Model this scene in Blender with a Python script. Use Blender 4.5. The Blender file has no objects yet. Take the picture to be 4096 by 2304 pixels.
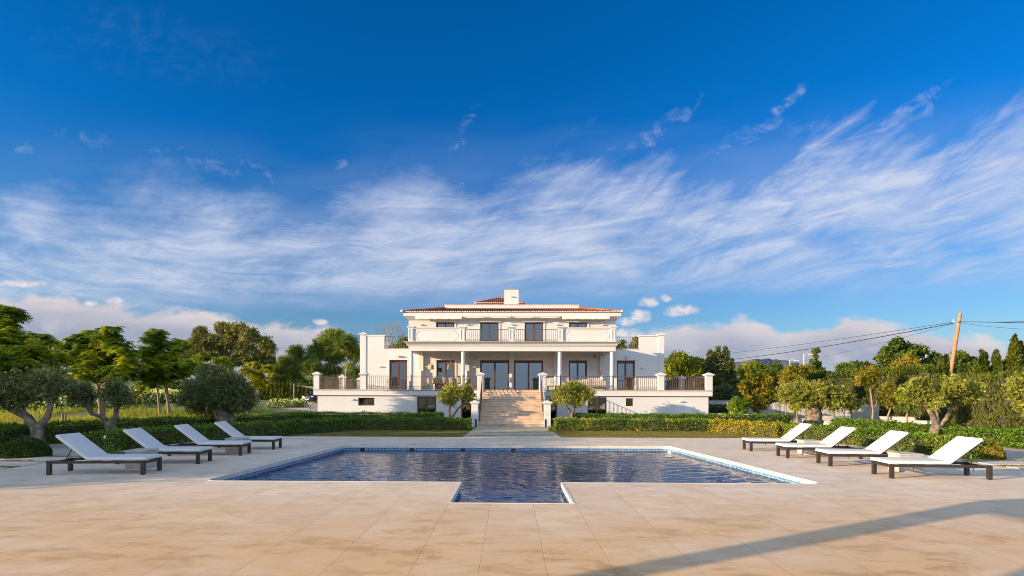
import bpy, bmesh, math, random
import numpy as np
from mathutils import Vector, Matrix
R = math.radians
S = bpy.context.scene
COL = S.collection
F, CX, CY, H = 2200.0, 2010.0, 1577.0, 1.75
YAW, ROLL = 0.015, 0.0028
# ------------------------------------------------------------------ camera
cd = bpy.data.cameras.new('camera'); cam = bpy.data.objects.new('camera', cd); COL.objects.link(cam)
cd.sensor_width = 36; cd.lens = 36 * F / 4096
cd.shift_x = (2048 - CX) / 4096; cd.shift_y = (CY - 1152) / 4096
cd.clip_start = 0.1; cd.clip_end = 20000
cam.matrix_world = Matrix.Translation((0, 0, H)) @ Matrix.Rotation(YAW, 4, 'Z') @ Matrix.Rotation(R(90), 4, 'X') @ Matrix.Rotation(ROLL, 4, 'Z')
S.camera = cam
def ray(px, py):
    da, db = (px - CX) / F, -(py - CY) / F
    a = da * math.cos(ROLL) - db * math.sin(ROLL); b = db * math.cos(ROLL) + da * math.sin(ROLL)
    return Vector((a * math.cos(YAW) - math.sin(YAW), a * math.sin(YAW) + math.cos(YAW), b))
def PY(px, py, Y):
    d = ray(px, py); t = Y / d.y
    return Vector((d.x * t, Y, H + d.z * t))
def G(px, py, z=0.0):
    d = ray(px, py); t = (z - H) / d.z
    return Vector((d.x * t, d.y * t, z))
def hx(px, Y, py=1450): return PY(px, py, Y).x
def hz(py, Y): return PY(2043, py, Y).z
# ------------------------------------------------------------------ mesh builder
class MB:
    def __init__(s): s.v = []; s.f = []
    def add(s, vs, fs):
        n = len(s.v); s.v += [tuple(v) for v in vs]; s.f += [tuple(i + n for i in f) for f in fs]; return s
    def box(s, x0, x1, y0, y1, z0, z1):
        if x0 > x1: x0, x1 = x1, x0
        if y0 > y1: y0, y1 = y1, y0
        if z0 > z1: z0, z1 = z1, z0
        return s.add([(x0,y0,z0),(x1,y0,z0),(x1,y1,z0),(x0,y1,z0),(x0,y0,z1),(x1,y0,z1),(x1,y1,z1),(x0,y1,z1)],
              [(0,3,2,1),(4,5,6,7),(0,1,5,4),(1,2,6,5),(2,3,7,6),(3,0,4,7)])
    def bar(s, p, q, w, h=None):
        p, q = Vector(p), Vector(q); h = h or w; d = (q - p)
        if d.length < 1e-6: return s
        d.normalize(); u = Vector((0,0,1)) if abs(d.z) < .95 else Vector((0,1,0))
        a = d.cross(u).normalized(); b = a.cross(d).normalized()
        vs = [c + a*i*w/2 + b*j*h/2 for c in (p, q) for i, j in ((-1,-1),(1,-1),(1,1),(-1,1))]
        return s.add(vs, [(0,1,2,3),(7,6,5,4),(0,4,5,1),(1,5,6,2),(2,6,7,3),(3,7,4,0)])
    def tube(s, pts, rad, n=8, wob=0.0, rng=None, cap=True):
        pts = [Vector(p) for p in pts]
        if not isinstance(rad, (list, tuple)): rad = [rad] * len(pts)
        vs = []
        for i, p in enumerate(pts):
            d = (pts[min(i+1, len(pts)-1)] - pts[max(i-1, 0)])
            d = d.normalized() if d.length > 1e-9 else Vector((0,0,1))
            u = Vector((1,0,0)) if abs(d.x) < .8 else Vector((0,1,0))
            a = d.cross(u).normalized(); b = d.cross(a).normalized()
            for k in range(n):
                t = 2*math.pi*k/n; r = rad[i]
                if wob: r *= 1 + wob * (rng.random() - .5) * 2
                vs.append(p + a*math.cos(t)*r + b*math.sin(t)*r)
        fs = [(i*n+k, i*n+(k+1)%n, (i+1)*n+(k+1)%n, (i+1)*n+k) for i in range(len(pts)-1) for k in range(n)]
        if cap: fs += [tuple(range(n))[::-1], tuple((len(pts)-1)*n+k for k in range(n))]
        return s.add(vs, fs)
    def lathe(s, c, prof, n=20):
        vs = [(c[0]+r*math.cos(2*math.pi*k/n), c[1]+r*math.sin(2*math.pi*k/n), c[2]+z) for r, z in prof for k in range(n)]
        m = len(prof)
        fs = [(i*n+k, i*n+(k+1)%n, (i+1)*n+(k+1)%n, (i+1)*n+k) for i in range(m-1) for k in range(n)]
        fs += [tuple(range(n))[::-1], tuple((m-1)*n+k for k in range(n))]
        return s.add(vs, fs)
    def pyramid(s, x0, x1, y0, y1, z0, z1):
        return s.add([(x0,y0,z0),(x1,y0,z0),(x1,y1,z0),(x0,y1,z0),((x0+x1)/2,(y0+y1)/2,z1)], [(0,3,2,1),(0,1,4),(1,2,4),(2,3,4),(3,0,4)])
    def prism(s, poly, z0, z1):
        n = len(poly)
        return s.add([(x,y,z0) for x,y in poly]+[(x,y,z1) for x,y in poly],
            [tuple(range(n))[::-1], tuple(range(n,2*n))]+[(i,(i+1)%n,n+(i+1)%n,n+i) for i in range(n)])
    def profx(s, prof, x0, x1):          # (y,z) outline swept along x
        n = len(prof)
        return s.add([(x0,y,z) for y,z in prof]+[(x1,y,z) for y,z in prof],
            [tuple(range(n)), tuple(range(n,2*n))[::-1]]+[(i,n+i,n+(i+1)%n,(i+1)%n) for i in range(n)])
    def build(s, name, mat, parent=None, smooth=False, bevel=0.0, seg=2, sub=0):
        me = bpy.data.meshes.new(name)
        off = Vector((0,0,0))
        if parent is not None:
            q = parent
            while q is not None: off += q.location; q = q.parent
        me.from_pydata([tuple(Vector(v) - off) for v in s.v], [], s.f)
        bm = bmesh.new(); bm.from_mesh(me)
        bmesh.ops.recalc_face_normals(bm, faces=bm.faces)
        if bevel:
            bmesh.ops.bevel(bm, geom=[e for e in bm.edges if len(e.link_faces) == 2 and e.calc_face_angle(0) > .6], offset=bevel, segments=seg, affect='EDGES', profile=.6)
        if smooth:
            for f in bm.faces: f.smooth = True
        bm.to_mesh(me); bm.free()
        if smooth:
            me.set_sharp_from_angle(angle=R(50))
        me.materials.append(mat)
        o = bpy.data.objects.new(name, me); COL.objects.link(o)
        if parent is not None: o.parent = parent
        return o
def np_mesh(name, V, Fq, mat, parent=None, smooth=False):
    V = np.asarray(V, np.float32)
    if parent is not None:
        q = parent
        while q is not None: V = V - np.array(q.location, np.float32); q = q.parent
    me = bpy.data.meshes.new(name); k = Fq.shape[1]
    me.vertices.add(len(V)); me.vertices.foreach_set('co', V.ravel())
    me.loops.add(Fq.size); me.loops.foreach_set('vertex_index', Fq.astype(np.int32).ravel())
    me.polygons.add(len(Fq)); me.polygons.foreach_set('loop_start', np.arange(0, Fq.size, k, dtype=np.int32))
    me.polygons.foreach_set('loop_total', np.full(len(Fq), k, np.int32))
    me.update(calc_edges=True); me.materials.append(mat)
    if smooth: me.shade_smooth()
    o = bpy.data.objects.new(name, me); COL.objects.link(o)
    if parent is not None: o.parent = parent
    return o
def tag(o, label=None, cat=None, group=None, kind=None):
    if label: o['label'] = label
    if cat: o['category'] = cat
    if group: o['group'] = group
    if kind: o['kind'] = kind
    return o
def empty(name, loc, label=None, cat=None, group=None, rz=0):
    o = bpy.data.objects.new(name, None); COL.objects.link(o); o.location = loc; o.rotation_euler = (0, 0, rz)
    o.empty_display_size = .3
    return tag(o, label, cat, group)
def copy_tree(o, parent=None):
    c = o.copy(); COL.objects.link(c)
    if parent is not None: c.parent = parent
    for ch in list(o.children): copy_tree(ch, c)
    return c
# ------------------------------------------------------------------ node expressions
class X:
    def __init__(s, nt, k): s.nt = nt; s.k = k
    def _m(s, op, b=None, c=None, rev=False):
        n = s.nt.nodes.new('ShaderNodeMath'); n.operation = op
        for i, v in enumerate((b, s, c) if rev else (s, b, c)):
            if v is None: continue
            if isinstance(v, X): s.nt.links.new(v.k, n.inputs[i])
            else: n.inputs[i].default_value = v
        return X(s.nt, n.outputs[0])
    def __add__(s, b): return s._m('ADD', b)
    __radd__ = __add__
    def __sub__(s, b): return s._m('SUBTRACT', b)
    def __rsub__(s, b): return s._m('SUBTRACT', b, rev=True)
    def __mul__(s, b): return s._m('MULTIPLY', b)
    __rmul__ = __mul__
    def __truediv__(s, b): return s._m('DIVIDE', b)
    def max(s, b): return s._m('MAXIMUM', b)
    def min(s, b): return s._m('MINIMUM', b)
    def pow(s, b): return s._m('POWER', b)
    def abs(s): return s._m('ABSOLUTE')
    def lt(s, b): return s._m('LESS_THAN', b)
    def fract(s): return s._m('FRACT')
    def floor(s): return s._m('FLOOR')
    def sm(s, a, b, lo=0., hi=1., kind='SMOOTHSTEP'):
        n = s.nt.nodes.new('ShaderNodeMapRange'); n.interpolation_type = kind
        if kind == 'SMOOTHSTEP' and a > b: a, b, lo, hi = b, a, hi, lo
        s.nt.links.new(s.k, n.inputs[0])
        for i, v in enumerate((a, b, lo, hi)): n.inputs[i+1].default_value = v
        return X(s.nt, n.outputs[0])
def vec(nt, a, b, c=0.):
    n = nt.nodes.new('ShaderNodeCombineXYZ')
    for i, v in enumerate((a, b, c)):
        if isinstance(v, X): nt.links.new(v.k, n.inputs[i])
        else: n.inputs[i].default_value = v
    return X(nt, n.outputs[0])
def sep(nt, v):
    n = nt.nodes.new('ShaderNodeSeparateXYZ'); nt.links.new(v.k, n.inputs[0])
    return [X(nt, o) for o in n.outputs]
def noise(nt, v=None, scale=1., detail=4., rough=.55, dist=0., out=0):
    n = nt.nodes.new('ShaderNodeTexNoise'); n.inputs['Scale'].default_value = scale
    n.inputs['Detail'].default_value = detail; n.inputs['Roughness'].default_value = rough; n.inputs['Distortion'].default_value = dist
    if v is not None: nt.links.new(v.k, n.inputs['Vector'])
    return X(nt, n.outputs[out])
def mixc(nt, f, a, b, op='MIX'):
    n = nt.nodes.new('ShaderNodeMix'); n.data_type = 'RGBA'; n.blend_type = op
    for k, v in ((0, f), (6, a), (7, b)):
        if isinstance(v, X): nt.links.new(v.k, n.inputs[k])
        elif k == 0: n.inputs[0].default_value = v
        else: n.inputs[k].default_value = (*v, 1)
    return X(nt, n.outputs[2])
def ramp(nt, f, stops, interp='LINEAR'):
    n = nt.nodes.new('ShaderNodeValToRGB'); n.color_ramp.interpolation = interp
    e = n.color_ramp.elements
    while len(e) < len(stops): e.new(.5)
    for i, (p, c) in enumerate(stops):
        e[i].position = p; e[i].color = (*c, 1) if len(c) == 3 else c
    nt.links.new(f.k, n.inputs[0]); return X(nt, n.outputs[0])
def newmat(name):
    m = bpy.data.materials.new(name); m.use_nodes = True; nt = m.node_tree
    return m, nt, nt.nodes['Principled BSDF']
def setv(nt, b, key, v):
    if isinstance(v, X): nt.links.new(v.k, b.inputs[key])
    elif isinstance(v, tuple): b.inputs[key].default_value = (*v, 1)
    else: b.inputs[key].default_value = v
def tex(nt, kind='Object'):
    n = nt.nodes.new('ShaderNodeTexCoord'); return X(nt, n.outputs[kind])
def bump(nt, b, hgt, strength=.3, dist=.02):
    n = nt.nodes.new('ShaderNodeBump'); n.inputs['Strength'].default_value = strength; n.inputs['Distance'].default_value = dist
    nt.links.new(hgt.k, n.inputs['Height']); nt.links.new(n.outputs[0], b.inputs['Normal']); return n
def geo(nt, out):
    n = nt.nodes.new('ShaderNodeNewGeometry'); return X(nt, n.outputs[out])
def M(name, c1, c2=None, scale=3., rough=.6, metal=0., bs=0., bscale=40., spec=.5, detail=4):
    m, nt, b = newmat(name)
    p = geo(nt, 'Position')
    if c2: setv(nt, b, 'Base Color', mixc(nt, noise(nt, p, scale, detail).sm(.3, .7), c1, c2))
    else: setv(nt, b, 'Base Color', c1)
    setv(nt, b, 'Roughness', rough); setv(nt, b, 'Metallic', metal); setv(nt, b, 'Specular IOR Level', spec)
    if bs: bump(nt, b, noise(nt, p, bscale, 4), bs, .01)
    return m
def leafmat(name, cols, trans=.3, rough=.55, nscale=.8, spec=.2, mixn=.45, k=1.):
    cols = [(a*k, b*k*1.03, c*k*.68) for a, b, c in cols]
    m, nt, b = newmat(name)
    r = geo(nt, 'Random Per Island'); p = geo(nt, 'Position')
    f = r * (1 - mixn) + noise(nt, p, nscale, 2).sm(.3, .7) * mixn
    k = len(cols)
    c = ramp(nt, f, [((i + .5) / k if k > 1 else 0, cc) for i, cc in enumerate(cols)])
    setv(nt, b, 'Base Color', c); setv(nt, b, 'Roughness', rough); setv(nt, b, 'Specular IOR Level', spec)
    t = nt.nodes.new('ShaderNodeBsdfTranslucent')
    tc = mixc(nt, 1., c, (1.3, 1.35, .55), 'MULTIPLY')
    nt.links.new(tc.k, t.inputs[0])
    mx = nt.nodes.new('ShaderNodeMixShader'); mx.inputs[0].default_value = trans
    nt.links.new(b.outputs[0], mx.inputs[1]); nt.links.new(t.outputs[0], mx.inputs[2])
    nt.links.new(mx.outputs[0], nt.nodes['Material Output'].inputs[0])
    return m
# ------------------------------------------------------------------ world
SUN_AZ = Vector((-.9205, -.3907, 0)); SUN_EL = R(10.6)
def make_world():
    w = bpy.data.worlds.new('World'); S.world = w; w.use_nodes = True
    nt = w.node_tree; bg = nt.nodes['Background']
    d = tex(nt, 'Generated'); dx, dy, dz = sep(nt, d)
    sk = nt.nodes.new('ShaderNodeTexSky'); sk.sky_type = 'NISHITA'; sk.sun_disc = False
    sk.sun_elevation = SUN_EL; sk.sun_rotation = math.atan2(SUN_AZ.x, SUN_AZ.y)
    k = .67 * SKYK
    tint = ramp(nt, dz.max(0.), [(0, tuple(k*c for c in (.80,1.10,1.75))), (.10, tuple(k*c for c in (.66,1.08,1.75))), (.24, tuple(k*c for c in (.25,.92,1.8))),
                                 (.40, tuple(k*c for c in (.02,.86,2.05))), (.60, tuple(k*c for c in (0.,.80,1.85))), (1, tuple(k*c for c in (.25,.8,1.4)))])
    sd = dx * SUN_AZ.x + dy * SUN_AZ.y
    ss = sd.sm(.38, .88)
    warm = mixc(nt, ss, tint, tuple(SUNSIDE * c for c in (1.0, .98, 1.0)))
    sky = mixc(nt, 1., X(nt, sk.outputs[0]), warm, 'MULTIPLY')
    inv = .59 / .15
    # added bright fill in the unseen sky overhead and behind the camera, lifting ambient
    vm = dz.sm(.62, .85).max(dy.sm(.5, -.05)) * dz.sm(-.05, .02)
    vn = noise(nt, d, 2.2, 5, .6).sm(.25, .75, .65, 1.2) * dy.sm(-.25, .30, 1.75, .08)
    sky = mixc(nt, vm * .85, sky, mixc(nt, 1., vec(nt, vn, vn, vn), tuple(SKYFILL*1.28*inv*c for c in (.72,.92,1.24)), 'MULTIPLY'))
    # gnomonic sky coordinates of the half of the sky away from the sun
    yy = dy.max(.06); u = dx / yy; v = dz / yy
    # --- cirrus sheet
    s = v - (u * .085 + u * u * .13)
    wx = noise(nt, vec(nt, u*2.2, v*3.2, 7.), 1., 3, .5) - .5
    wy = noise(nt, vec(nt, u*2.6, v*4.2, 3.), 1., 3, .5) - .5
    uu = u + wx * .22; s2 = s + wy * .085
    n1 = noise(nt, vec(nt, uu*2.0, s2*13., 1.), 1., 8, .62, .35)
    n2 = noise(nt, vec(nt, uu*7., s2*40., 4.), 1., 7, .66, .6)
    n3 = noise(nt, vec(nt, u*4.2, v*6.5, 9.), 1., 6, .55)
    n5 = noise(nt, vec(nt, u*1.7 + 3.1, v*3., 12.), 1., 2, .5)
    nD = noise(nt, vec(nt, (u * .77 + v * .64) * 3.0 + wx * .5, (v * .77 - u * .64) * 19. + wy * 2., 51.), 1., 8, .64, .5)
    ur = u.sm(-.35, .5)
    vU = (nD - .5) * .26 * ur + u * .065 + .395 + (n3 - .5) * .24 + (n5 - .5) * .14
    vL = u * .03 + .172 + (n1 - .5) * .12
    env = (vU - v).sm(-.075, .11) * (v - vL).sm(-.035, .06)
    cir = ((n1 * .36 + n2 * .26 + n3 * .20 + nD * .18).sm(.35, .60) * (n2.sm(.3, .7, .62, 1.15))) * env
    veil = ((u * .05 + .40 - v).sm(-.16, .12) * (v - .12).sm(0., .14)) * noise(nt, vec(nt, u*1.6, s2*7., 21.), 1., 5, .5).sm(.36, .66) * .30
    # --- single wisps
    fib = noise(nt, vec(nt, u*13., v*13., 2.), 1., 8, .7, 1.4)
    fw = noise(nt, vec(nt, u*9., v*9., 31.), 1., 5, .6) - .5; fw2 = noise(nt, vec(nt, u*9., v*9., 41.), 1., 5, .6) - .5
    def wisp(px, py, ln, wd, ang, amp):
        cu, cv = (px - 2043) / F, (1577 - py) / F; ca, sa = math.cos(R(ang)), math.sin(R(ang))
        du = u - cu + wx * .09 + fw * .05; dv = v - cv + wy * .07 + fw2 * .05
        a = (du * ca + dv * sa) / ln; b = (dv * ca - du * sa) / wd
        b = b + a * a * .35
        return (a * a + b * b).sm(1., .0) * amp
    W = None
    for q in ((2650,500,.075,.022,38,1.),(2560,580,.05,.03,30,.8),(3110,440,.10,.014,47,1.),(2990,545,.11,.025,30,.9),(3560,520,.17,.020,43,1.1),(3690,440,.06,.03,40,.8),
              (1875,500,.045,.014,68,.9),(1815,590,.03,.012,62,.9),(2770,405,.028,.008,62,.9),(860,660,.17,.030,-16,.75),(970,700,.07,.016,-30,.95),
              (380,560,.22,.02,-14,.35),(45,578,.026,.010,5,.9),(480,815,.06,.018,-8,.9),(910,820,.03,.016,-40,.8),(1850,730,.05,.016,48,.9),(3300,560,.09,.02,38,.8),
              (1350,660,.02,.012,30,.6),(550,160,.35,.10,-8,.10),(3900,600,.12,.03,28,.8)):
        e = wisp(*q); W = e if W is None else W.max(e)
    wis = (W.pow(.7) * ((fib - .40) * 3.2 + (n2 - .5) * 1.6)).sm(.0, 1.1) * .50
    soft = env * (n3 * .45 + n5 * .30 + n1 * .25).sm(.30, .60) * .46
    cir = 1. - (1. - cir * .85) * (1. - soft)
    al = (cir * .95).max(wis).max(veil)
    colc = mixc(nt, cir, tuple(inv*c for c in (.42,.50,.72)), tuple(inv*c for c in (.60,.65,.78)))
    sky2 = mixc(nt, al, sky, colc)
    # --- cumulus banks low over the horizon
    uf = u * .5 + .5
    vt = ramp(nt, uf, [(0,(.19,)*3),(.03,(.185,)*3),(.15,(.165,)*3),(.27,(.135,)*3),(.36,(.112,)*3),(.40,(.085,)*3),(.47,(.04,)*3),(.58,(.05,)*3),(.63,(.122,)*3),(.70,(.136,)*3),
                       (.745,(.118,)*3),(.80,(.142,)*3),(.86,(.124,)*3),(.93,(.098,)*3),(1,(.05,)*3)])
    vt = X(nt, vt.k)
    nb = noise(nt, vec(nt, u*10., v*17., 5.), 1., 8, .58, .2)
    nb2 = noise(nt, vec(nt, u*4.5, v*26., 15.), 1., 6, .55)
    top = vt + (nb - .5) * .085 + (nb2 - .5) * .04
    dep = top - v
    cum = dep.sm(-.004, .016) * (1. - nb2.sm(.56, .68) * .75 * v.sm(.09, .03)) * (v + .02).sm(0., .03)
    shade = (dep.sm(.0, .05) * .62 + nb.sm(.65, .4) * .38)
    ccol = mixc(nt, shade, tuple(inv*c for c in (.74,.66,.66)), tuple(inv*c for c in (.33,.36,.47)))
    P = None
    for (px, py, rx, ry) in ((2588,1212,.024,.013),(2660,1196,.013,.009),(2732,1240,.034,.016),(2560,1268,.026,.016),(2500,1290,.022,.012),(2700,1250,.03,.014),(1275,1290,.02,.008),
                             (440,1205,.022,.011),(340,1215,.02,.008),(60,1135,.06,.010),(2500,1345,.05,.02)):
        cu, cv = (px - 2043) / F, (1577 - py) / F
        a = (u - cu) / rx; b = (v - cv) / ry
        e = 1. - (a * a + b * b) * (1. + b.sm(0., -1.) * .8); P = e if P is None else P.max(e)
    npf = noise(nt, vec(nt, u*55., v*75., 25.), 1., 7, .6, .3)
    pd = P * .9 + (npf - .5) * 1.9 + (nb - .5) * .5
    puf = pd.sm(.05, .95) * .88
    pcol = mixc(nt, pd.sm(.2, 1.3), tuple(inv*c for c in (.50,.54,.66)), tuple(inv*c for c in (.84,.75,.72)))
    sky3 = mixc(nt, cum * .93, sky2, ccol)
    sky4 = mixc(nt, puf, sky3, pcol)
    front = dy.sm(.06, .16)
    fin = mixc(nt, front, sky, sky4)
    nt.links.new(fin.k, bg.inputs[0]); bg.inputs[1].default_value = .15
    sl = bpy.data.lights.new('sun', 'SUN'); so = bpy.data.objects.new('sun', sl); COL.objects.link(so)
    sl.energy = SUN_E; sl.angle = R(.42); sl.color = (1., .755, .49)
    d = -(SUN_AZ.normalized() * math.cos(SUN_EL) + Vector((0, 0, math.sin(SUN_EL))))
    so.rotation_euler = d.to_track_quat('-Z', 'Y').to_euler(); so.location = (-30, -12, 20)
SKYK, SUNSIDE, SUN_E, EXPO, SKYFILL = .55, 1.2, 5.0, 0.90, .43
make_world()
S.view_settings.view_transform = 'Standard'; S.view_settings.look = 'None'
S.view_settings.exposure = EXPO; S.view_settings.gamma = 1
try:
    S.cycles.filter_width = .95; S.cycles.max_bounces = 8; S.cycles.transparent_max_bounces = 12; S.cycles.caustics_reflective = False; S.cycles.caustics_refractive = False
    S.cycles.sample_clamp_indirect = 6
except Exception: pass
# ================================================================== materials
m_white = None
def plaster():
    m, nt, b = newmat('white_plaster')
    p = geo(nt, 'Position'); x, y, z = sep(nt, p)
    base = mixc(nt, noise(nt, p, .5, 5).sm(.3, .7), (.61,.605,.595), (.65,.645,.64))
    st = noise(nt, vec(nt, x*2.5, y*2.5, z*.35), 1., 5, .65).sm(.60, .80)
    setv(nt, b, 'Base Color', mixc(nt, st * .34, base, (.60,.53,.43))); setv(nt, b, 'Roughness', .75); setv(nt, b, 'Specular IOR Level', .25)
    bump(nt, b, noise(nt, p, 55., 3) + noise(nt, p, 3., 3) * .8, .12, .01)
    return m
m_white = plaster()
m_coping = M('coping_stone', (.40,.30,.22), (.52,.42,.32), 4, .6, bs=.2)
m_step = M('step_stone', (.50,.36,.245), (.66,.50,.36), 2.5, .6, bs=.25, bscale=30)
m_iron = M('wrought_iron', (.085,.065,.048), (.12,.09,.065), 20, .5)
m_wood = M('brown_frame', (.085,.026,.014), (.14,.045,.022), 9, .38)
m_curt = M('white_curtain', (.74,.74,.72), (.80,.80,.78), 6, .85)
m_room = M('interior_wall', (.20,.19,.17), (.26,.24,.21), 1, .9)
m_awn = M('cream_canvas', (.74,.69,.58), (.82,.78,.69), 5, .85, bs=.4, bscale=7)
m_lampm = M('lamp_casing', (.55,.53,.50), (.62,.60,.57), 8, .4)
m_dark = M('dark_metal', (.022,.017,.015), (.035,.028,.024), 30, .42)
m_lounger = M('brown_aluminium', (.026,.019,.016), (.038,.028,.023), 30, .4)
m_cush = M('white_outdoor_fabric', (.65,.64,.63), (.70,.69,.68), 4, .9, bs=.25, bscale=160, spec=.2)
m_stone = M('grey_stone', (.38,.35,.31), (.52,.48,.43), 7, .7, bs=.3, bscale=25)
m_rattan = M('taupe_wicker', (.24,.185,.13), (.36,.29,.21), 60, .8, bs=.5, bscale=120)
m_straw = M('straw_shade', (.42,.30,.18), (.60,.46,.30), 40, .85, bs=.4, bscale=80)
m_bark = M('grey_bark', (.10,.075,.055), (.22,.175,.135), 9, .9, bs=.9, bscale=16)
m_obark = M('gnarled_bark', (.10,.078,.055), (.27,.215,.155), 6, .9, bs=1., bscale=10)
m_pbark = M('smooth_tan_bark', (.22,.15,.10), (.33,.24,.165), 10, .85, bs=.5, bscale=20)
m_pole = M('weathered_pole_wood', (.33,.165,.08), (.44,.25,.13), 5, .8, bs=.5, bscale=30)
m_gravel = M('gravel', (.36,.31,.25), (.56,.51,.44), 30, .95, bs=.8, bscale=60)
m_conc = M('concrete', (.34,.32,.29), (.46,.44,.40), 2.2, .85, bs=.3, bscale=20, detail=8)
m_soil = M('soil', (.12,.085,.055), (.20,.15,.10), 5, .95, bs=.6, bscale=12)
def glassmat(name, tint, refl):
    m, nt, b = newmat(name)
    nt.nodes.remove(b)
    t = nt.nodes.new('ShaderNodeBsdfTransparent'); t.inputs[0].default_value = (*tint, 1)
    g = nt.nodes.new('ShaderNodeBsdfGlossy'); g.inputs['Roughness'].default_value = .015
    bp = nt.nodes.new('ShaderNodeBump'); bp.inputs['Strength'].default_value = .06; bp.inputs['Distance'].default_value = .05
    nz = noise(nt, geo(nt, 'Position'), .9, 2); nt.links.new(nz.k, bp.inputs['Height']); nt.links.new(bp.outputs[0], g.inputs['Normal'])
    fr = nt.nodes.new('ShaderNodeFresnel'); fr.inputs[0].default_value = refl
    mx = nt.nodes.new('ShaderNodeMixShader'); nt.links.new(fr.outputs[0], mx.inputs[0])
    nt.links.new(t.outputs[0], mx.inputs[1]); nt.links.new(g.outputs[0], mx.inputs[2])
    nt.links.new(mx.outputs[0], nt.nodes['Material Output'].inputs[0]); return m
m_glass = glassmat('window_glass', (.32,.45,.45), 2.8)
# ---- pool deck: limestone slabs
def deckmat():
    m, nt, b = newmat('limestone_deck')
    p = geo(nt, 'Position'); x, y, z = sep(nt, p)
    ax = (x - .0275).abs()
    inn = ax.lt(1.0125)
    tx = inn * ((ax + .3375) / .675) + (1. - inn) * ((ax - 1.0125) / .853 + 2.)
    sg = (x - .0275).sm(-.001, .001, 0., 40., 'LINEAR') * (1. - ax.lt(.3375))
    ty = (y - .077) / 1.036
    fx, fy = tx.fract(), ty.fract()
    jx = fx.min(1. - fx) * .853; jy = fy.min(1. - fy) * 1.036
    line = jx.sm(.0060, .0022).max(jy.sm(.006, .002) * .30)
    idv = vec(nt, tx.floor() + sg, ty.floor(), 0.)
    wn = nt.nodes.new('ShaderNodeTexWhiteNoise'); wn.noise_dimensions = '3D'; nt.links.new(idv.k, wn.inputs['Vector'])
    rnd = X(nt, wn.outputs['Value'])
    strk = noise(nt, vec(nt, x*1.3 + rnd * 9., y*7. + rnd * 20., 0.), 1., 6, .6)
    mot = noise(nt, vec(nt, x, y, rnd * 3.), 2.2, 6, .62)
    fine = noise(nt, p, 38., 4, .7)
    c = mixc(nt, strk.sm(.3, .72), (.80,.64,.475), (.87,.745,.605))
    c = mixc(nt, mot.sm(.42, .75) * .6, c, (.53,.40,.285))
    c = mixc(nt, rnd * .34, c, (.56,.42,.29))
    c = mixc(nt, fine.sm(.50, .72) * .42, c, (.50,.37,.255))
    sp = noise(nt, p, 9., 5, .75)
    c = mixc(nt, sp.sm(.60, .72) * .40, c, (.52,.36,.22))
    c = mixc(nt, noise(nt, p, 17., 2, .5).sm(.735, .76) * .6, c, (.22,.15,.09))
    big = noise(nt, vec(nt, x*.45, y*.9, 2.), 1., 6, .68, .4)
    st2 = noise(nt, vec(nt, x*1.6, y*3.2, 6.), 1., 7, .7, .5)
    stain = (big.sm(.36, .58) * st2.sm(.46, .62)) * (y.sm(12., 5.) * .9 + .10)
    c = mixc(nt, big.sm(.25, .60, .35, 1.) * y.sm(12., 5.2) * .88, c, (.72,.445,.20))
    c = mixc(nt, stain * .62, c, (.42,.245,.105))
    c = mixc(nt, line * .55, c, (.28,.20,.13))
    setv(nt, b, 'Base Color', c); setv(nt, b, 'Roughness', .62); setv(nt, b, 'Specular IOR Level', .35)
    bump(nt, b, fine * .35 + mot * .4 - line * 1.2, .28, .012)
    return m
m_deck = deckmat()
# ================================================================== ground, deck, pool
def terr(x, y):
    def sms(a, b, v):
        v = max(0., min(1., (v - a) / (b - a))); return v * v * (3 - 2 * v)
    z = -.06 + max(0., y - 34) * (.0095 if x < 4 else .007)
    q = -x / max(y, 1.)
    if y > 8 and x < 0:      # meadow climbing on the left
        z += sms(.43, .60, q) * max(0., min(1.25, (y - 19) * .062)) + sms(.50, .72, q) * max(0., min(3.2, (y - 44) * .04))
    return z
def terrain():
    xs = sorted(set([-3000,-1500,-800,-500,-300,-200,-150,-120,-100,-80] + list(range(-64, 65, 2)) + [80,100,150,200,300,500,900,1600,3000]))
    ys = sorted(set([-200,-60,-20] + list(range(-6, 90, 2)) + [100,115,130,150,180,220,300,450,700,1200,2200,4200]))
    V = []; Q = []
    for y in ys:
        for x in xs:
            z = terr(x, y)
            if -12 < x < 13.5 and -12 < y < 23: z = -2.2
            if -12.2 < x < 13 and 34 <= y <= 56: z = min(z, -.95)
            V.append((x, y, z))
    n = len(xs)
    for j in range(len(ys)-1):
        for i in range(n-1): Q.append((j*n+i, j*n+i+1, (j+1)*n+i+1, (j+1)*n+i))
    return np.array(V), np.array(Q)
def groundmat():
    m, nt, b = newmat('meadow_ground')
    p = geo(nt, 'Position'); x, y, z = sep(nt, p)
    n = noise(nt, p, .35, 6); n2 = noise(nt, p, 4., 6)
    c = mixc(nt, n.sm(.35, .65), (.12,.15,.035), (.20,.19,.06))
    c = mixc(nt, n2.sm(.45, .7) * .6, c, (.085,.10,.03))
    setv(nt, b, 'Base Color', c); setv(nt, b, 'Roughness', .95); bump(nt, b, n2, .6, .06); return m
m_ground = groundmat()
V, Q = terrain()
tag(np_mesh('ground', V, Q, m_ground), kind='structure')
DX0, DX1, DY0, DY1 = -11.62, 12.15, -12.0, 22.42
pl = {k: G(*v) for k, v in dict(fl=(815,1921.7), fr=(3304,1936.7), bl=(1385,1779.4), br=(2683.7,1785), til=(1848.7,1927.7), tir=(2247.3,1931.3), tfl=(1796.8,2011), tfr=(2301.6,2015.6)).items()}
yf = (pl['til'].y + pl['tir'].y) / 2; yb = (pl['bl'].y + pl['br'].y) / 2; yt = (pl['tfl'].y + pl['tfr'].y) / 2
xt0, xt1 = -1.0, 1.03
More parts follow.
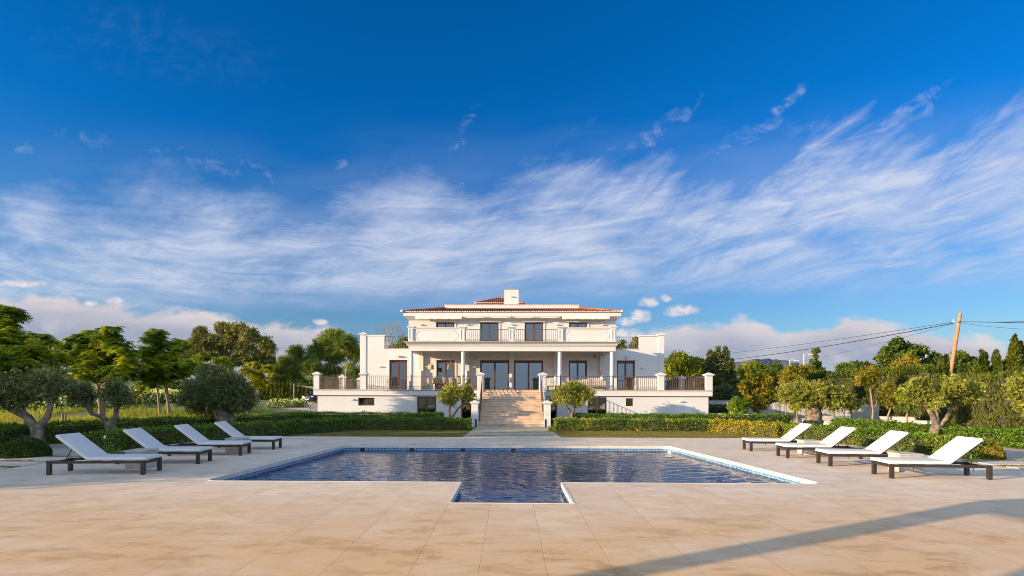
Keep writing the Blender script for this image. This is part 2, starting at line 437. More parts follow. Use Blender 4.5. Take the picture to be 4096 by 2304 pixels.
xf0, xf1, xb0, xb1 = pl['fl'].x, pl['fr'].x, pl['bl'].x, pl['br'].x
def rc(c, a, bb, r, n=5):      # rounded corner between directions a->c->b
    c, a, bb = Vector(c), Vector(a), Vector(bb)
    u = (a - c).normalized(); w = (bb - c).normalized(); out = []
    for i in range(n + 1):
        t = i / n; out.append(tuple((c + u * r * (1-t)**2 + w * r * t**2)))
    return out
pool = rc((xf0,yf),(0,yf),(xb0,yb),.28) + rc((xb0,yb),(xf0,yf),(0,yb),.35) + rc((xb1,yb),(0,yb),(xf1,yf),.35) + rc((xf1,yf),(xb1,yb),(0,yf),.28) + [(xt1,yf),(xt1,yt),(xt0,yt),(xt0,yf)]
# deck slab with the pool cut out (strips between pool outline and deck border)
def deck_mesh():
    bm = bmesh.new()
    ov = [bm.verts.new((x, y, 0)) for x, y in ((DX0,DY0),(DX1,DY0),(DX1,DY1),(DX0,DY1))]
    pv = [bm.verts.new((x, y, 0)) for x, y in pool]
    es = [bm.edges.new((ov[i], ov[(i+1) % 4])) for i in range(4)] + [bm.edges.new((pv[i], pv[(i+1) % len(pv)])) for i in range(len(pv))]
    bmesh.ops.triangle_fill(bm, use_beauty=True, use_dissolve=False, edges=es)
    lo = [bm.verts.new((v.co.x, v.co.y, -.16)) for v in ov]
    for i in range(4): bm.faces.new((ov[i], lo[i], lo[(i+1) % 4], ov[(i+1) % 4]))
    bmesh.ops.recalc_face_normals(bm, faces=bm.faces)
    for f in bm.faces:
        if abs(f.normal.z) > .5 and f.normal.z < 0: f.normal_flip()
    me = bpy.data.meshes.new('pool_deck'); bm.to_mesh(me); bm.free(); me.materials.append(m_deck)
    o = bpy.data.objects.new('pool_deck', me); COL.objects.link(o); return o
tag(deck_mesh(), kind='structure')
def mosaic(name, ca, cb, cc):
    m, nt, b = newmat(name)
    p = geo(nt, 'Position'); x, y, z = sep(nt, p)
    s = 1 / .05
    fx, fy, fz = (x*s).fract(), (y*s).fract(), (z*s).fract()
    wn = nt.nodes.new('ShaderNodeTexWhiteNoise'); nt.links.new(vec(nt, (x*s).floor(), (y*s).floor(), (z*s).floor()).k, wn.inputs['Vector'])
    c = ramp(nt, X(nt, wn.outputs['Value']), [(0, ca), (.5, cb), (1, cc)])
    n = geo(nt, 'Normal'); nx, ny, nz = sep(nt, n)
    g = (fx.lt(.13) * nx.abs().lt(.5)).max(fy.lt(.13) * ny.abs().lt(.5)).max(fz.lt(.13) * nz.abs().lt(.5))
    setv(nt, b, 'Base Color', mixc(nt, g * .8, c, (.55,.62,.66))); setv(nt, b, 'Roughness', .25); return m
m_mos = mosaic('blue_mosaic', (.04,.14,.32), (.08,.22,.42), (.18,.34,.52))
m_basin = mosaic('basin_mosaic', (.07,.34,.62), (.11,.43,.72), (.18,.50,.78))
WZ = -.165
def ring(z0, z1, off=0.):
    mb = MB(); n = len(pool); cx = sum(p[0] for p in pool)/n; cy = sum(p[1] for p in pool)/n
    P = pool
    mb.add([(x, y, z0) for x, y in P] + [(x, y, z1) for x, y in P], [(i, (i+1) % n, n+(i+1) % n, n+i) for i in range(n)])
    return mb
def pool_ring(name, z0, z1, mat, inset=0., parent=None):
    n = len(pool); out = []
    for i in range(n):
        a, c, d = Vector(pool[i-1]), Vector(pool[i]), Vector(pool[(i+1) % n])
        t1 = (c-a).normalized(); t2 = (d-c).normalized()
        nn = Vector((-(t1.y+t2.y), t1.x+t2.x)); nn.normalize()
        k = 1 / max(.45, math.sqrt(max(.2, (1 + t1.dot(t2)) / 2)))
        out.append(c + nn * inset * k)
    return out
# orientation of the pool outline: inset sign that moves towards the water
area = sum(pool[i-1][0]*pool[i][1]-pool[i][0]*pool[i-1][1] for i in range(len(pool)))
SG = 1 if area > 0 else -1
m_lip = M('pool_coping_stone', (.64,.57,.49), (.74,.68,.60), 5, .55, bs=.2)
pool_root = empty('swimming_pool', (0, 14, 0), 'T-shaped blue mosaic swimming pool sunk in the beige stone deck', 'swimming pool')
def strip(name, z0, z1, i0, i1, mat):
    a = pool_ring('', 0, 0, None, SG * i0); c = pool_ring('', 0, 0, None, SG * i1); n = len(a); mb = MB()
    mb.add([(*p, z0) for p in a] + [(*p, z1) for p in a] + [(*p, z1) for p in c] + [(*p, z0) for p in c],
        [f for i in range(n) for j in [(i+1) % n] for f in ((i, j, n+j, n+i), (n+i, n+j, 2*n+j, 2*n+i), (2*n+i, 2*n+j, 3*n+j, 3*n+i), (3*n+i, 3*n+j, j, i))])
    o = mb.build(name, mat, pool_root); return o
strip('coping', -.085, .004, -.012, .03, m_lip)
strip('tile_band', -.30, -.085, -.03, .0, m_mos)
b_ = MB(); ip = pool_ring('', 0, 0, None, 0.)
n_ = len(ip); b_.add([(*p, -.30) for p in ip] + [(*p, -1.5) for p in ip], [(i, (i+1) % n_, n_+(i+1) % n_, n_+i) for i in range(n_)] + [tuple(range(n_, 2*n_))])
b_.build('basin', m_basin, pool_root)
for px in (1451, 1648, 1852, 2053):
    x = hx(px, yb, 1800); y_ = yb
    sk_ = MB().box(x-.075, x+.075, y_-.034, y_+.16, -.152, -.108).build('skimmer', m_dark, pool_root)
    MB().box(x-.11, x+.11, y_+.05, y_+.24, .003, .008).build('skimmer_lid', m_stone, sk_)
    for q in (x-.12, x+.088): MB().box(q, q+.032, y_-.016, y_+.02, -.19, -.086).build('skimmer_trim', m_stone, sk_)
def watermat():
    m, nt, b = newmat('pool_water'); nt.nodes.remove(b)
    p = geo(nt, 'Position'); x, y, z = sep(nt, p)
    w = noise(nt, vec(nt, x*4.2, y*5.2, 0.), 1., 3, .5, .8) * 1. + noise(nt, vec(nt, x*1.3, y*1.6, 4.), 1., 2, .5) * 1.1 + noise(nt, vec(nt, x*13., y*14., 8.), 1., 2, .5) * .18
    bp = nt.nodes.new('ShaderNodeBump'); bp.inputs['Strength'].default_value = 1.; bp.inputs['Distance'].default_value = .006
    nt.links.new(w.k, bp.inputs['Height'])
    t = nt.nodes.new('ShaderNodeBsdfTransparent'); t.inputs[0].default_value = (.34,.70,.88,1)
    g = nt.nodes.new('ShaderNodeBsdfGlossy'); g.inputs['Roughness'].default_value = .02
    nt.links.new(bp.outputs[0], g.inputs['Normal'])
    fr = nt.nodes.new('ShaderNodeFresnel'); fr.inputs[0].default_value = 1.333; nt.links.new(bp.outputs[0], fr.inputs['Normal'])
    mx = nt.nodes.new('ShaderNodeMixShader'); nt.links.new(fr.outputs[0], mx.inputs[0]); nt.links.new(t.outputs[0], mx.inputs[1]); nt.links.new(g.outputs[0], mx.inputs[2])
    nt.links.new(mx.outputs[0], nt.nodes['Material Output'].inputs[0]); return m
m_water = watermat()
def water():
    g = .036; x0, x1, y0_, y1 = min(p[0] for p in pool)-.1, max(p[0] for p in pool)+.1, yt-.1, yb+.1
    nx, ny = int((x1-x0)/g)+1, int((y1-y0_)/g)+1
    gx, gy = np.meshgrid(x0+np.arange(nx)*g, y0_+np.arange(ny)*g); q = np.random.default_rng(3); z = np.zeros_like(gx)
    wx_ = gx + .12*np.sin(gy*1.7+1) + .07*np.sin(gy*4.1+gx*1.3); wy_ = gy + .12*np.sin(gx*1.9) + .07*np.sin(gx*3.7-gy*2.2)
    amp = .85 + .55*np.sin(gx*.55+1.)*np.sin(gy*.8+.4)
    for k in range(46):
        lam = .14*(5.5**q.random()); a = q.uniform(0, 2*np.pi); kk = 2*np.pi/lam
        z += lam*.0015*np.sin(kk*(wx_*np.cos(a)+wy_*np.sin(a)*1.25)+q.uniform(0,6.28))
    z = WZ + z*amp
    P = [Vector(p) for p in pool_ring('', 0, 0, None, -SG*.05)]
    cxs, cys = (gx[:-1,:-1]+g/2).ravel(), (gy[:-1,:-1]+g/2).ravel(); c = np.zeros(len(cxs), bool); n = len(P)
    for i in range(n):
        ax, ay = P[i]; bx, by = P[(i+1) % n]
        c ^= ((ay > cys) != (by > cys)) & (cxs < (bx-ax)*(cys-ay)/((by-ay) or 1e-9)+ax)
    idx = np.arange(nx*ny).reshape(ny, nx); Q = np.stack([idx[:-1,:-1], idx[:-1,1:], idx[1:,1:], idx[1:,:-1]], -1).reshape(-1, 4)[c]
    return np_mesh('water', np.stack([gx, gy, z], -1).reshape(-1, 3), Q, m_water, smooth=True)
tag(water(), kind='structure')
# lawn, gravel and paths
def lawnmat():
    m, nt, b = newmat('mown_lawn')
    p = geo(nt, 'Position'); n = noise(nt, p, 1.3, 6); n2 = noise(nt, p, 14., 5, .7)
    c = mixc(nt, n.sm(.35, .68), (.155,.135,.035), (.25,.20,.07)); c = mixc(nt, n2.sm(.42, .7) * .5, c, (.10,.105,.025))
    setv(nt, b, 'Base Color', c); setv(nt, b, 'Roughness', .9); setv(nt, b, 'Specular IOR Level', .2); bump(nt, b, n2, .8, .03); return m
m_lawn = lawnmat()
m_grass = leafmat('lawn_blades', [(.12,.12,.025),(.20,.175,.04),(.28,.22,.075)], .3, .6, .9, .15)
lawn_poly = [(-9.3,DY1),(-8.6,24.2),(-7.6,25.9),(-6,26.9),(-2.1,27.3),(-1.9,29.6),(1.9,29.6),(2.0,27.3),(9.4,27.2),(10.6,25),(11.4,22.9),(11.5,DY1)]
tag(MB().prism(lawn_poly, -.05, -.012).build('lawn', m_lawn), kind='structure')
for q in ((-16.4, DX0 - .01), (DX1 + .01, 17.)): tag(MB().box(*q, -6, 20, -.055, -.028).build('gravel_path', m_gravel), kind='structure')
for q in ([(-13.5,20),(-11.7,20),(-9.4,24.2),(-8.2,26.3),(-2.1,26.6),(-2.1,33.5),(-13.5,33.5)], [(11.7,20),(17,20),(17,33.5),(2.2,33.5),(2.2,26.6),(9.6,26.6),(11.,24)]): tag(MB().prism(q, -.05, -.02).build('planting_bed', m_soil), kind='structure')
gp = [tuple(G(*q, z)[:2]) for q, z in (((985,1648),.15),((1090,1612),.75),((1260,1604),.9),((1300,1604),.9),((1300,1655),.1))]
dv = [(-16.5,45),(-18.2,50),(-25,59),(-36,84),(-10,84),(-10,66),(-11,55),(-12.2,46),(-12.6,40),(-14.6,39)]
def inp(x, y, P):
    c = False
    for i in range(len(P)):
        (ax, ay), (bx, by) = P[i-1], P[i]
        if (ay > y) != (by > y) and x < (bx-ax)*(y-ay)/(by-ay)+ax: c = not c
    return c
drv = MB()
for yy in range(38, 85):
    for xx in range(-38, -9):
        if inp(xx+.5, yy+.5, dv):
            drv.add([(a, b, terr(a, b)+.05) for a, b in ((xx,yy),(xx+1,yy),(xx+1,yy+1),(xx,yy+1))], [(0,1,2,3)])
tag(drv.build('gravel_drive', m_gravel), kind='structure')
m_slab = M('stepping_stone', (.50,.45,.38), (.64,.58,.50), 3, .65, bs=.3)
sg_i = 0
for i in range(8):
    y0 = DY1 + .25 + i * .86
    w = 2.02 - .02 * i
    o = MB().box(-w + .05, w + .05, y0, y0 + .42, -.04, .004).build('stepping_stone', m_slab, bevel=.012)
    tag(o, '%s of the long stone strips set in the lawn below the staircase' % ['nearest to the deck','second from the deck','third from the deck','fourth from the deck','fourth from the steps','third from the steps','second from the steps','nearest to the steps'][i], 'stepping stone', 'stone strips in the lawn')
for sx, nm in ((-1, 'left'), (1, 'right')):
    for i, (y0) in enumerate((10.9, 12.0, 13.1, 14.2)):
        xa = DX0 - .12 if sx < 0 else DX1 + .12
        o = MB().box(xa, xa + sx * 2.4, y0, y0 + .72, -.05, .002).build('stepping_stone', m_slab, bevel=.012)
        tag(o, ['nearest','second nearest','second farthest','farthest'][i] + ' beige stone strip in the grass beyond the %s deck edge' % nm, 'stepping stone', 'stone strips beside the deck')
    xa = DX0 - .02 if sx < 0 else DX1 + .02
    tag(MB().box(xa, xa + sx * 2.7, 9.6, 15.2, -.05, -.024).build('grass_verge', m_lawn), kind='structure')
# ================================================================== villa
YT, YC, YW, YB = 34.1, 35.3, 38.7, 34.24
ZT, ZS = hz(1559, YT), hz(1583, YT)      # terrace floor, slab underside
villa = empty('villa', (0, YW, 0), 'two-storey white villa with terracotta tiled roof, columned portico and raised terrace', 'villa')
def wall(name, x0, x1, z0, z1, y0, y1, holes, parent=None, mat=None):
    xs = sorted({x0, x1} | {h[0] for h in holes} | {h[1] for h in holes}); mb = MB()
    for a, b in zip(xs, xs[1:]):
        hs = sorted((h[2], h[3]) for h in holes if h[0] < (a+b)/2 < h[1]); z = z0
        for p, q in hs:
            if p > z: mb.box(a, b, y0, y1, z, p)
            z = q
        if z < z1: mb.box(a, b, y0, y1, z, z1)
    return mb.build(name, mat or m_white, parent or villa)
def pier(px0, px1, Y, z0, capbase_py, apex_py, parent=villa, capw=None, dx=None, panel=False, name='pier'):
    x0, x1 = hx(px0, Y), hx(px1, Y); w = x1 - x0
    zc, za = hz(capbase_py, Y), hz(apex_py, Y); o = .09
    p = MB().box(x0, x1, Y, Y + w, z0, zc).build(name, m_white, parent, bevel=.008)
    mb = MB().box(x0-.045, x1+.045, Y-.045, Y+w+.045, zc, zc+.05).box(x0-o, x1+o, Y-o, Y+w+o, zc+.05, zc+.10)
    mb.pyramid(x0-o+.01, x1+o-.01, Y-o+.01, Y+w+o-.01, zc+.101, za); mb.build('cap', m_white, p)
    if panel:
        pm = MB(); a, b, zb, zt = x0+.07, x1-.07, z0+.14, zc-.10
        for q, r in (((a,zb),(b,zb)),((b,zb),(b,zt)),((b,zt),(a,zt)),((a,zt),(a,zb))):
            pm.bar((q[0],Y-.012,q[1]),(r[0],Y-.012,r[1]),.028,.03)
        pm.build('panel_moulding', m_white, p)
    return p
def rosette(mb, c, u, s):
    u = Vector(u)
    for k in range(4):
        t = math.pi/2*k + math.pi/4; cc = Vector(c) + u*math.cos(t)*s*.55 + Vector((0,0,math.sin(t)*s*.9))
        pts = [cc + u*math.cos(a)*s*.5 + Vector((0,0,math.sin(a)*s*.7)) for a in [i*2*math.pi/8 for i in range(9)]]
        mb.tube(pts, .010, 4, cap=False)
def railing(p, q, h=.84, parent=villa, step=.124, orn=(.5,), posts=(), lattice=.20, name='railing', barw=.019):
    p, q = Vector(p), Vector(q); d = q - p; L = d.length; u = d.normalized(); uh = Vector((d.x, d.y, 0)).normalized(); mb = MB(); up = Vector((0,0,1))
    mb.bar(p + up*h, q + up*h, .045, .03).bar(p + up*.04, q + up*.04, .03, .025)
    if lattice: mb.bar(p + up*lattice, q + up*lattice, .022, .018)
    n = max(2, int(L / step)); 
    for i in range(n + 1):
        b = p.lerp(q, i / n); mb.bar(b + up*.05, b + up*(h-.01), barw, barw)
        if i % 2 == 0: mb.bar(b + up*h*.52, b + up*h*.58, .036, .036)
        if lattice and i < n:
            e = p.lerp(q, (i + .5) / n); e2 = p.lerp(q, (i + 1) / n)
            for k in (0, 1):
                za, zb = .05 + k*(lattice-.05)/2, .05 + (k+1)*(lattice-.05)/2
                mb.bar(b + up*za, e + up*zb, .011, .011).bar(e + up*zb, e2 + up*za, .011, .011)
    for o in orn: rosette(mb, p.lerp(q, o) + up*h*.55, uh, .15)
    for o in posts:
        b = p.lerp(q, o); mb.bar(b, b + up*(h+.09), .06, .06)
    return mb.build(name, m_iron, parent)
def opening(name, px0, px1, top_py, Y, z0, kind='slide', depth=.16, parent=villa, curt=(), mull=.5, casing=True, handle=False, ztop=None, fw=.10, top_extra=.0):
    """a framed glazed opening set back into its wall; returns the hole rectangle"""
    x0, x1 = hx(px0, Y), hx(px1, Y); z1 = ztop if ztop else hz(top_py, Y); yf = Y + depth
    fr = MB().box(x0, x0+fw, yf, yf+.07, z0, z1).box(x1-fw, x1, yf, yf+.07, z0, z1).box(x0+fw, x1-fw, yf+.002, yf+.068, z1-fw-top_extra, z1)
    fr.box(x0+fw, x1-fw, yf+.002, yf+.068, z0, z0+fw*.7)
    xm = x0 + (x1-x0)*mull
    if mull: fr.box(xm-fw*.55, xm+fw*.55, yf-.012, yf+.066, z0+fw*.7, z1-fw-top_extra)
    f = fr.build(name, m_wood, parent, bevel=.006)
    za, zb = z0+fw*.7, z1-fw-top_extra
    spans = ((x0+fw, xm-fw*.55), (xm+fw*.55, x1-fw)) if mull else ((x0+fw, x1-fw),)
    for a, b in spans: MB().box(a-.003, b+.003, yf+.028, yf+.038, za-.003, zb+.003).build('pane', m_glass, f)
    for a, b in curt:
        xa, xb = x0+(x1-x0)*a, x0+(x1-x0)*b; n = max(6, int((xb-xa)/.035)); pts = []
        for i in range(n+1):
            pts.append((xa+(xb-xa)*i/n, yf+.16+.035*math.sin(i*1.9)+.012*math.sin(i*.7)))
        mb = MB(); mb.add([(x,y,z0+.02) for x,y in pts]+[(x,y,z1-.02) for x,y in pts], [(i,i+1,n+2+i,n+1+i) for i in range(n)])
        mb.build('curtain', m_curt, f, smooth=True)
    if handle: MB().box(xm-.02, xm+.02, yf-.05, yf-.012, z0+1.0, z0+1.12).box(xm-.16, xm-.02, yf-.05, yf-.03, z0+1.06, z0+1.09).build('handle', m_lampm, f)
    if casing:
        w = .13; c = MB().box(x0-w, x0, Y-.035, Y+.001, z0, z1).box(x1, x1+w, Y-.035, Y+.001, z0, z1).box(x0-w-.07, x1+w+.07, Y-.05, Y+.001, z1, z1+.16)
        c.build('casing', m_white, f)
    return (x0, x1, z0, z1)
def lamp(px, py, Y, w=.17, h=.075, d=.14, name='wall_lamp', parent=villa):
    x, z = hx(px, Y), hz(py, Y)
    o = MB().box(x-w/2, x+w/2, Y-d, Y-.001, z-h/2, z+h/2).build(name, m_lampm, parent, bevel=.008)
    return o
# ---- basement
XB0, XB1 = hx(1271, YB), hx(2834, YB); ZG = -.9
hb = []
def bs_open(px0, px1, pyt, pyb=None, **k):
    zb = hz(pyb, YB) if pyb else ZG + .02
    hb.append(opening('basement_window' if pyb else 'basement_door', px0, px1, pyt, YB, zb, casing=False, **k))
bs_open(1433, 1498, 1592.5, 1624, depth=.2, fw=.07)
bs_open(1669, 1745, 1588, handle=True, fw=.08, depth=.08)
bs_open(1845, 1885, 1588, mull=0, fw=.08)
bs_open(2198, 2228, 1588, mull=0, fw=.08)
bs_open(2351, 2427, 1588, handle=True, fw=.08, depth=.08)
bs_open(2504, 2534, 1592, 1623, mull=0, depth=.12, fw=.055)
wall('basement_wall', XB0, XB1, ZG, ZS, YB, YB + .3, hb)
for q in (XB0, XB1-.3): MB().box(q, q+.3, YB+.3, 52, ZG, ZS).build('basement_side_wall', m_white, villa)
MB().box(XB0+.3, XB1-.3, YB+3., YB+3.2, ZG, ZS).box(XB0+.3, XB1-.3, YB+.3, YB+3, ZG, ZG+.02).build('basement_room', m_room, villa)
lamp(1411, 1600, YB, .17, .07); lamp(2722, 1604, YB, .17, .07)
# ---- terrace slab
XT0, XT1 = hx(1254, YT), hx(2851, YT)
MB().prism([(XT0,YT),(XT1,YT),(XT1+1.,52),(XT0-1.,52)], ZS, ZT-.045).build('terrace_slab', m_white, villa, bevel=.01)
MB().prism([(XT0-.03,YT-.05),(XT1+.03,YT-.05),(XT1+1.03,52.03),(XT0-1.03,52.03)], ZT-.045, ZT).build('terrace_paving', m_coping, villa, bevel=.008)
tp = {}
for nm, a, b in (('cl',1254.5,1276),('ml',1441,1464),('mr',2633,2658),('cr',2826,2851)): tp[nm] = pier(a, b, YT, ZT, 1502, 1487)
def rx(px): return hx(px, YT)
yr = YT + .16
railing((rx(1279),yr,ZT),(rx(1438),yr,ZT), orn=(.49,)); 
railing((rx(1467),yr,ZT),(rx(1906),yr,ZT), orn=(.19,.72), posts=(.40,.875))
railing((rx(2188),yr,ZT),(rx(2630),yr,ZT), orn=(.06,.41,.80), posts=(.125,.605))
railing((rx(2661),yr,ZT),(rx(2823),yr,ZT), orn=(.5,))
# side balustrades run back
for s, Xc, ys in ((-1, XT0 + .17, (40.4, 46.4, 51.6)), (1, XT1 - .17, (40.6, 46.4, 51.6))):
    prev = YT + .45
    Xp = Xc
    for yy in ys:
        w = .36; Xc = s*((XT1-XT0)/2 - .17 + (yy-YT)*.055) + (XT1+XT0)/2
        p = MB().box(Xc-w/2, Xc+w/2, yy, yy+w, ZT, ZT+.90).build('pier', m_white, villa, bevel=.008)
        MB().box(Xc-w/2-.08, Xc+w/2+.08, yy-.08, yy+w+.08, ZT+.90, ZT+.98).pyramid(Xc-w/2-.07, Xc+w/2+.07, yy-.07, yy+w+.07, ZT+.981, ZT+1.16).build('cap', m_white, p)
        railing((Xp,prev,ZT),(Xc,yy,ZT), orn=(.5,), step=.17, barw=.014, lattice=0); prev = yy + w; Xp = Xc
# ---- ground floor front wall (wings and portico back wall in one plane)
XW0, XW1 = hx(1440, YW), hx(2656.5, YW); XM0, XM1 = hx(1634, YW), hx(2461.5, YW)
ZWH, ZWL = hz(1345, YW), hz(1396, YW)       # wing parapet: high part, low part
ZCE = hz(1404.6, YC)                         # portico beam underside
ZBF = hz(1367, YC - .3)                      # balcony ledge top
hw = []
def wing_open(px0, px1, **k): hw.append(opening('terrace_door', px0, px1, 1441, YW, ZT, fw=.11, **k))
wing_open(1557.6, 1629, top_extra=.06)
wing_open(1746, 1819, curt=((.80,.96),), top_extra=.06)
wing_open(1920.6, 2037.6, curt=((.05,.16),), top_extra=.08)
wing_open(2056, 2173, curt=((.05,.10),(.86,.95)), top_extra=.08)
wing_open(2275, 2348, curt=((.78,.95),), top_extra=.08)
wing_open(2467.5, 2540, curt=((.05,.48),(.52,.95)), top_extra=.10)
xs0, xs1 = hx(1537, YW), hx(2557, YW)
ZU = hz(1264, 38.36)                          # soffit height
wall('ground_floor_wall', XW0, XW1, ZT, ZWL, YW, YW+.32, hw)
for q, q2, q3 in (((XW0, xs0), (XW0+.35, xs0+.06), (xs0, XM0)), ((xs1, XW1), (xs1-.06, XW1-.35), (XM1, xs1))):
    wp = MB().box(*q, YW, YW+.32, ZWL, ZWH).build('wing_parapet', m_white, villa)
    MB().box(*q2, YW-.05, YW+.37, ZWH, ZWH+.085).build('coping', m_white, wp, bevel=.02)
    MB().box(*q3, YW-.03, YW+.35, ZWL, ZWL+.035).build('parapet_ledge', m_coping, villa)
for a, b in ((1440.5,1463.5),(2633.5,2656)):
    x0, x1 = hx(a, YW), hx(b, YW); zc = hz(1339.5, YW)
    p = MB().box(x0, x1, YW-.05, YW+.36, ZT, zc).build('corner_pilaster', m_white, villa)
    MB().box(x0-.08, x1+.08, YW-.13, YW+.44, zc, zc+.06).pyramid(x0-.07, x1+.07, YW-.12, YW+.43, zc+.061, hz(1328, YW)).build('cap', m_white, p)
railing((xs0+.03,YW+.16,ZWL+.03),(XM0-.03,YW+.16,ZWL+.03), h=.84, orn=(), lattice=.2)
railing((XM1+.03,YW+.16,ZWL+.03),(xs1-.03,YW+.16,ZWL+.03), h=.84, orn=(.47,), lattice=.2)
# wing bodies behind
for a, b in ((XW0, XM0), (XM1, XW1)):
    MB().box(a if a == XW0 else b-.3, a+.3 if a == XW0 else b, YW+.32, 51.7, ZT, ZWL).build('wing_side_wall', m_white, villa)
    MB().box(a, b, YW+.32, 51.7, ZWL-.35, ZWL-.05).build('wing_roof_slab', m_coping, villa)
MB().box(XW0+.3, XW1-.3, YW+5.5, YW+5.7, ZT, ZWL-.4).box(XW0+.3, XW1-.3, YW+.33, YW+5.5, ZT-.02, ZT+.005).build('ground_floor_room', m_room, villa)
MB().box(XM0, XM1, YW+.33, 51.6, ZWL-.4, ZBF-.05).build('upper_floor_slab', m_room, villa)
# wing rear parapet piers glimpsed over the low rail
for px in (1570, 2525):
    x = hx(px, 48.); MB().box(x-.22, x+.22, 47.8, 48.2, ZWL-.05, ZWL+.62).pyramid(x-.3, x+.3, 47.7, 48.3, ZWL+.62, ZWL+.85).build('rear_pier', m_white, villa)
# ---- portico
xb0, xb1 = hx(1634, YC), hx(2462.5, YC)
zf1 = hz(1384, YC)
MB().box(xb0, xb1, YC, YC+.34, ZCE, zf1).box(xb0, xb0+.34, YC+.34, YW-.001, ZCE, zf1).box(xb1-.34, xb1, YC+.34, YW-.001, ZCE, zf1).build('portico_beam', m_white, villa)
cor = MB()
for i, (o, z0, z1) in enumerate(((.06,0,.07),(.13,.071,.15),(.20,.151,.215),(.28,.216,None))):
    cor.box(xb0-o, xb1+o, YC-o, YW-.002, zf1+z0+.001, zf1+z1 if z1 else ZBF)
cor.build('balcony_cornice', m_white, villa, bevel=.012)
MB().box(xb0-.3, xb1+.3, YC-.30, YW-.004, ZBF+.001, ZBF+.022).build('balcony_edge', m_coping, villa)
MB().box(xb0+.35, xb1-.35, YC+.35, YW-.004, ZCE+.26, zf1-.01).build('portico_ceiling', m_white, villa)
cols = [(1635,1652),(1843.5,1859.5),(2232,2248),(2442,2457.5)]
cx_ = []
for a, b in cols:
    x = (hx(a, YC) + hx(b, YC)) / 2; cx_.append(x); r = .135
    c = MB().lathe((x, YC+.17, ZT), [(.20,0),(.20,.05),(.17,.07),(.165,.11),(r,.14),(r,1.0),(r*.93,ZCE-ZT-.001)], 24).build('column', m_white, villa, smooth=True)
rcx = [cx_[0]+.12, cx_[1], hx(2046.5, YW), cx_[2], cx_[3]-.12]
for i, x in enumerate(rcx):
    MB().box(x-.17, x+.17, YW-.20, YW-.002, ZT+1.35, ZCE+.25).lathe((x, YW-.19, ZT), [(.18,0),(.18,.05),(.14,.09),(.135,1.32),(.15,1.349)], 20).build('wall_column', m_white, villa)
    MB().box(x-.15, x+.15, YC+.342, YW-.21, ZCE+.06, ZCE+.258).build('ceiling_beam', m_white, villa)
MB().box(rcx[0], rcx[-1], YW-.14, YW-.003, ZCE+.02, ZCE+.257).build('wall_beam', m_white, villa)
# ---- balcony parapet
zpt = hz(1313, YC)
for a, b, c0, ap in ((1632.5,1653.5,1311,1301),(1838.5,1861.5,1312.5,1306.5),(2035.5,2057,1313,1308),(2232.5,2254,1312.5,1306.5),(2444,2464.5,1311,1301)):
    pier(a, b, YC, ZBF+.02, c0, ap, panel=True, name='balcony_pier')
def scallop(x0, x1, z0, z1, y):
    mb = MB(); r = .17; g = .055
    pts = []
    def arc(cx, cz, a0, a1, n=6): return [(cx + r*math.cos(R(a0+(a1-a0)*i/n)), cz + r*math.sin(R(a0+(a1-a0)*i/n))) for i in range(n+1)]
    zm = (z0+z1)/2
    pts += arc(x0, z0, 90, 0) + arc(x1, z0, 180, 90) + [(x1-g, z0+r), (x1-g, zm-.1), (x1, zm-.1), (x1, zm+.1), (x1-g, zm+.1), (x1-g, z1-r)][2:4] + arc(x1, z1, 270, 180) + arc(x0, z1, 360, 270) + [(x0, zm+.1), (x0, zm-.1)]
    for a, b in zip(pts, pts[1:] + pts[:1]): mb.bar((a[0], y, a[1]), (b[0], y, b[1]), .026, .03)
    return mb
for a, b in ((1653.5,1838.5),(2254,2444)):
    x0, x1 = hx(a, YC)+.001, hx(b, YC)-.001
    p = MB().box(x0, x1, YC+.07, YC+.27, ZBF+.02, zpt-.03).build('balcony_parapet', m_white, villa)
    MB().profx([(YC+.02,zpt-.03),(YC+.0,zpt+.02),(YC-.01,zpt+.06),(YC+.34,zpt+.06),(YC+.33,zpt+.02),(YC+.31,zpt-.03)], x0, x1).build('parapet_coping', m_white, p)
    scallop(x0+.13, x1-.13, ZBF+.11, zpt-.14, YC+.068).build('panel_moulding', m_white, p)
for a, b, o in ((1862.5,2034,()),(2058.5,2231,(.48,))):
    railing((hx(a,YC),YC+.17,ZBF+.02),(hx(b,YC),YC+.17,ZBF+.02), h=hz(1317,YC)-ZBF-.02, orn=o, lattice=.15)
# ---- upper floor
YF = 38.36
hu = []
YPR = YF + 2.0
def up_open(px0, px1, **k): hu.append(opening('balcony_door', px0, px1, 1289, YW, ZBF+.02, fw=.10, **k))
up_open(1744, 1817, curt=((.08,.44),(.55,.93))); up_open(1920.6, 1994, curt=((.08,.42),(.53,.90))); up_open(2098.4, 2173, curt=((.84,.93),)); up_open(2275.6, 2349, curt=((.08,.44),(.55,.93)))
wall('upper_wall', XM0, XM1, ZBF, ZU, YW+.001, YW+.32, hu)
MB().box(XM0, XM0+.3, YW+.32, 51.6, ZBF, ZU).box(XM1-.3, XM1, YW+.32, 51.6, ZBF, ZU).box(XM0+.3, XM1-.3, 51.3, 51.6, ZT, ZU).build('upper_side_wall', m_white, villa)
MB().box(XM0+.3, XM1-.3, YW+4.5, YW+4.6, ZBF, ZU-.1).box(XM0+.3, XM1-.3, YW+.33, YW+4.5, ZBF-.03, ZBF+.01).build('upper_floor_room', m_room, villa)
xf0, xf1 = hx(1612.5, YF), hx(2484, YF)
zft = hz(1249.5, YF)
YR = 53.
MB().box(xf0, xf1, YF, YR, ZU, zft).build('eaves_fascia', m_white, villa)
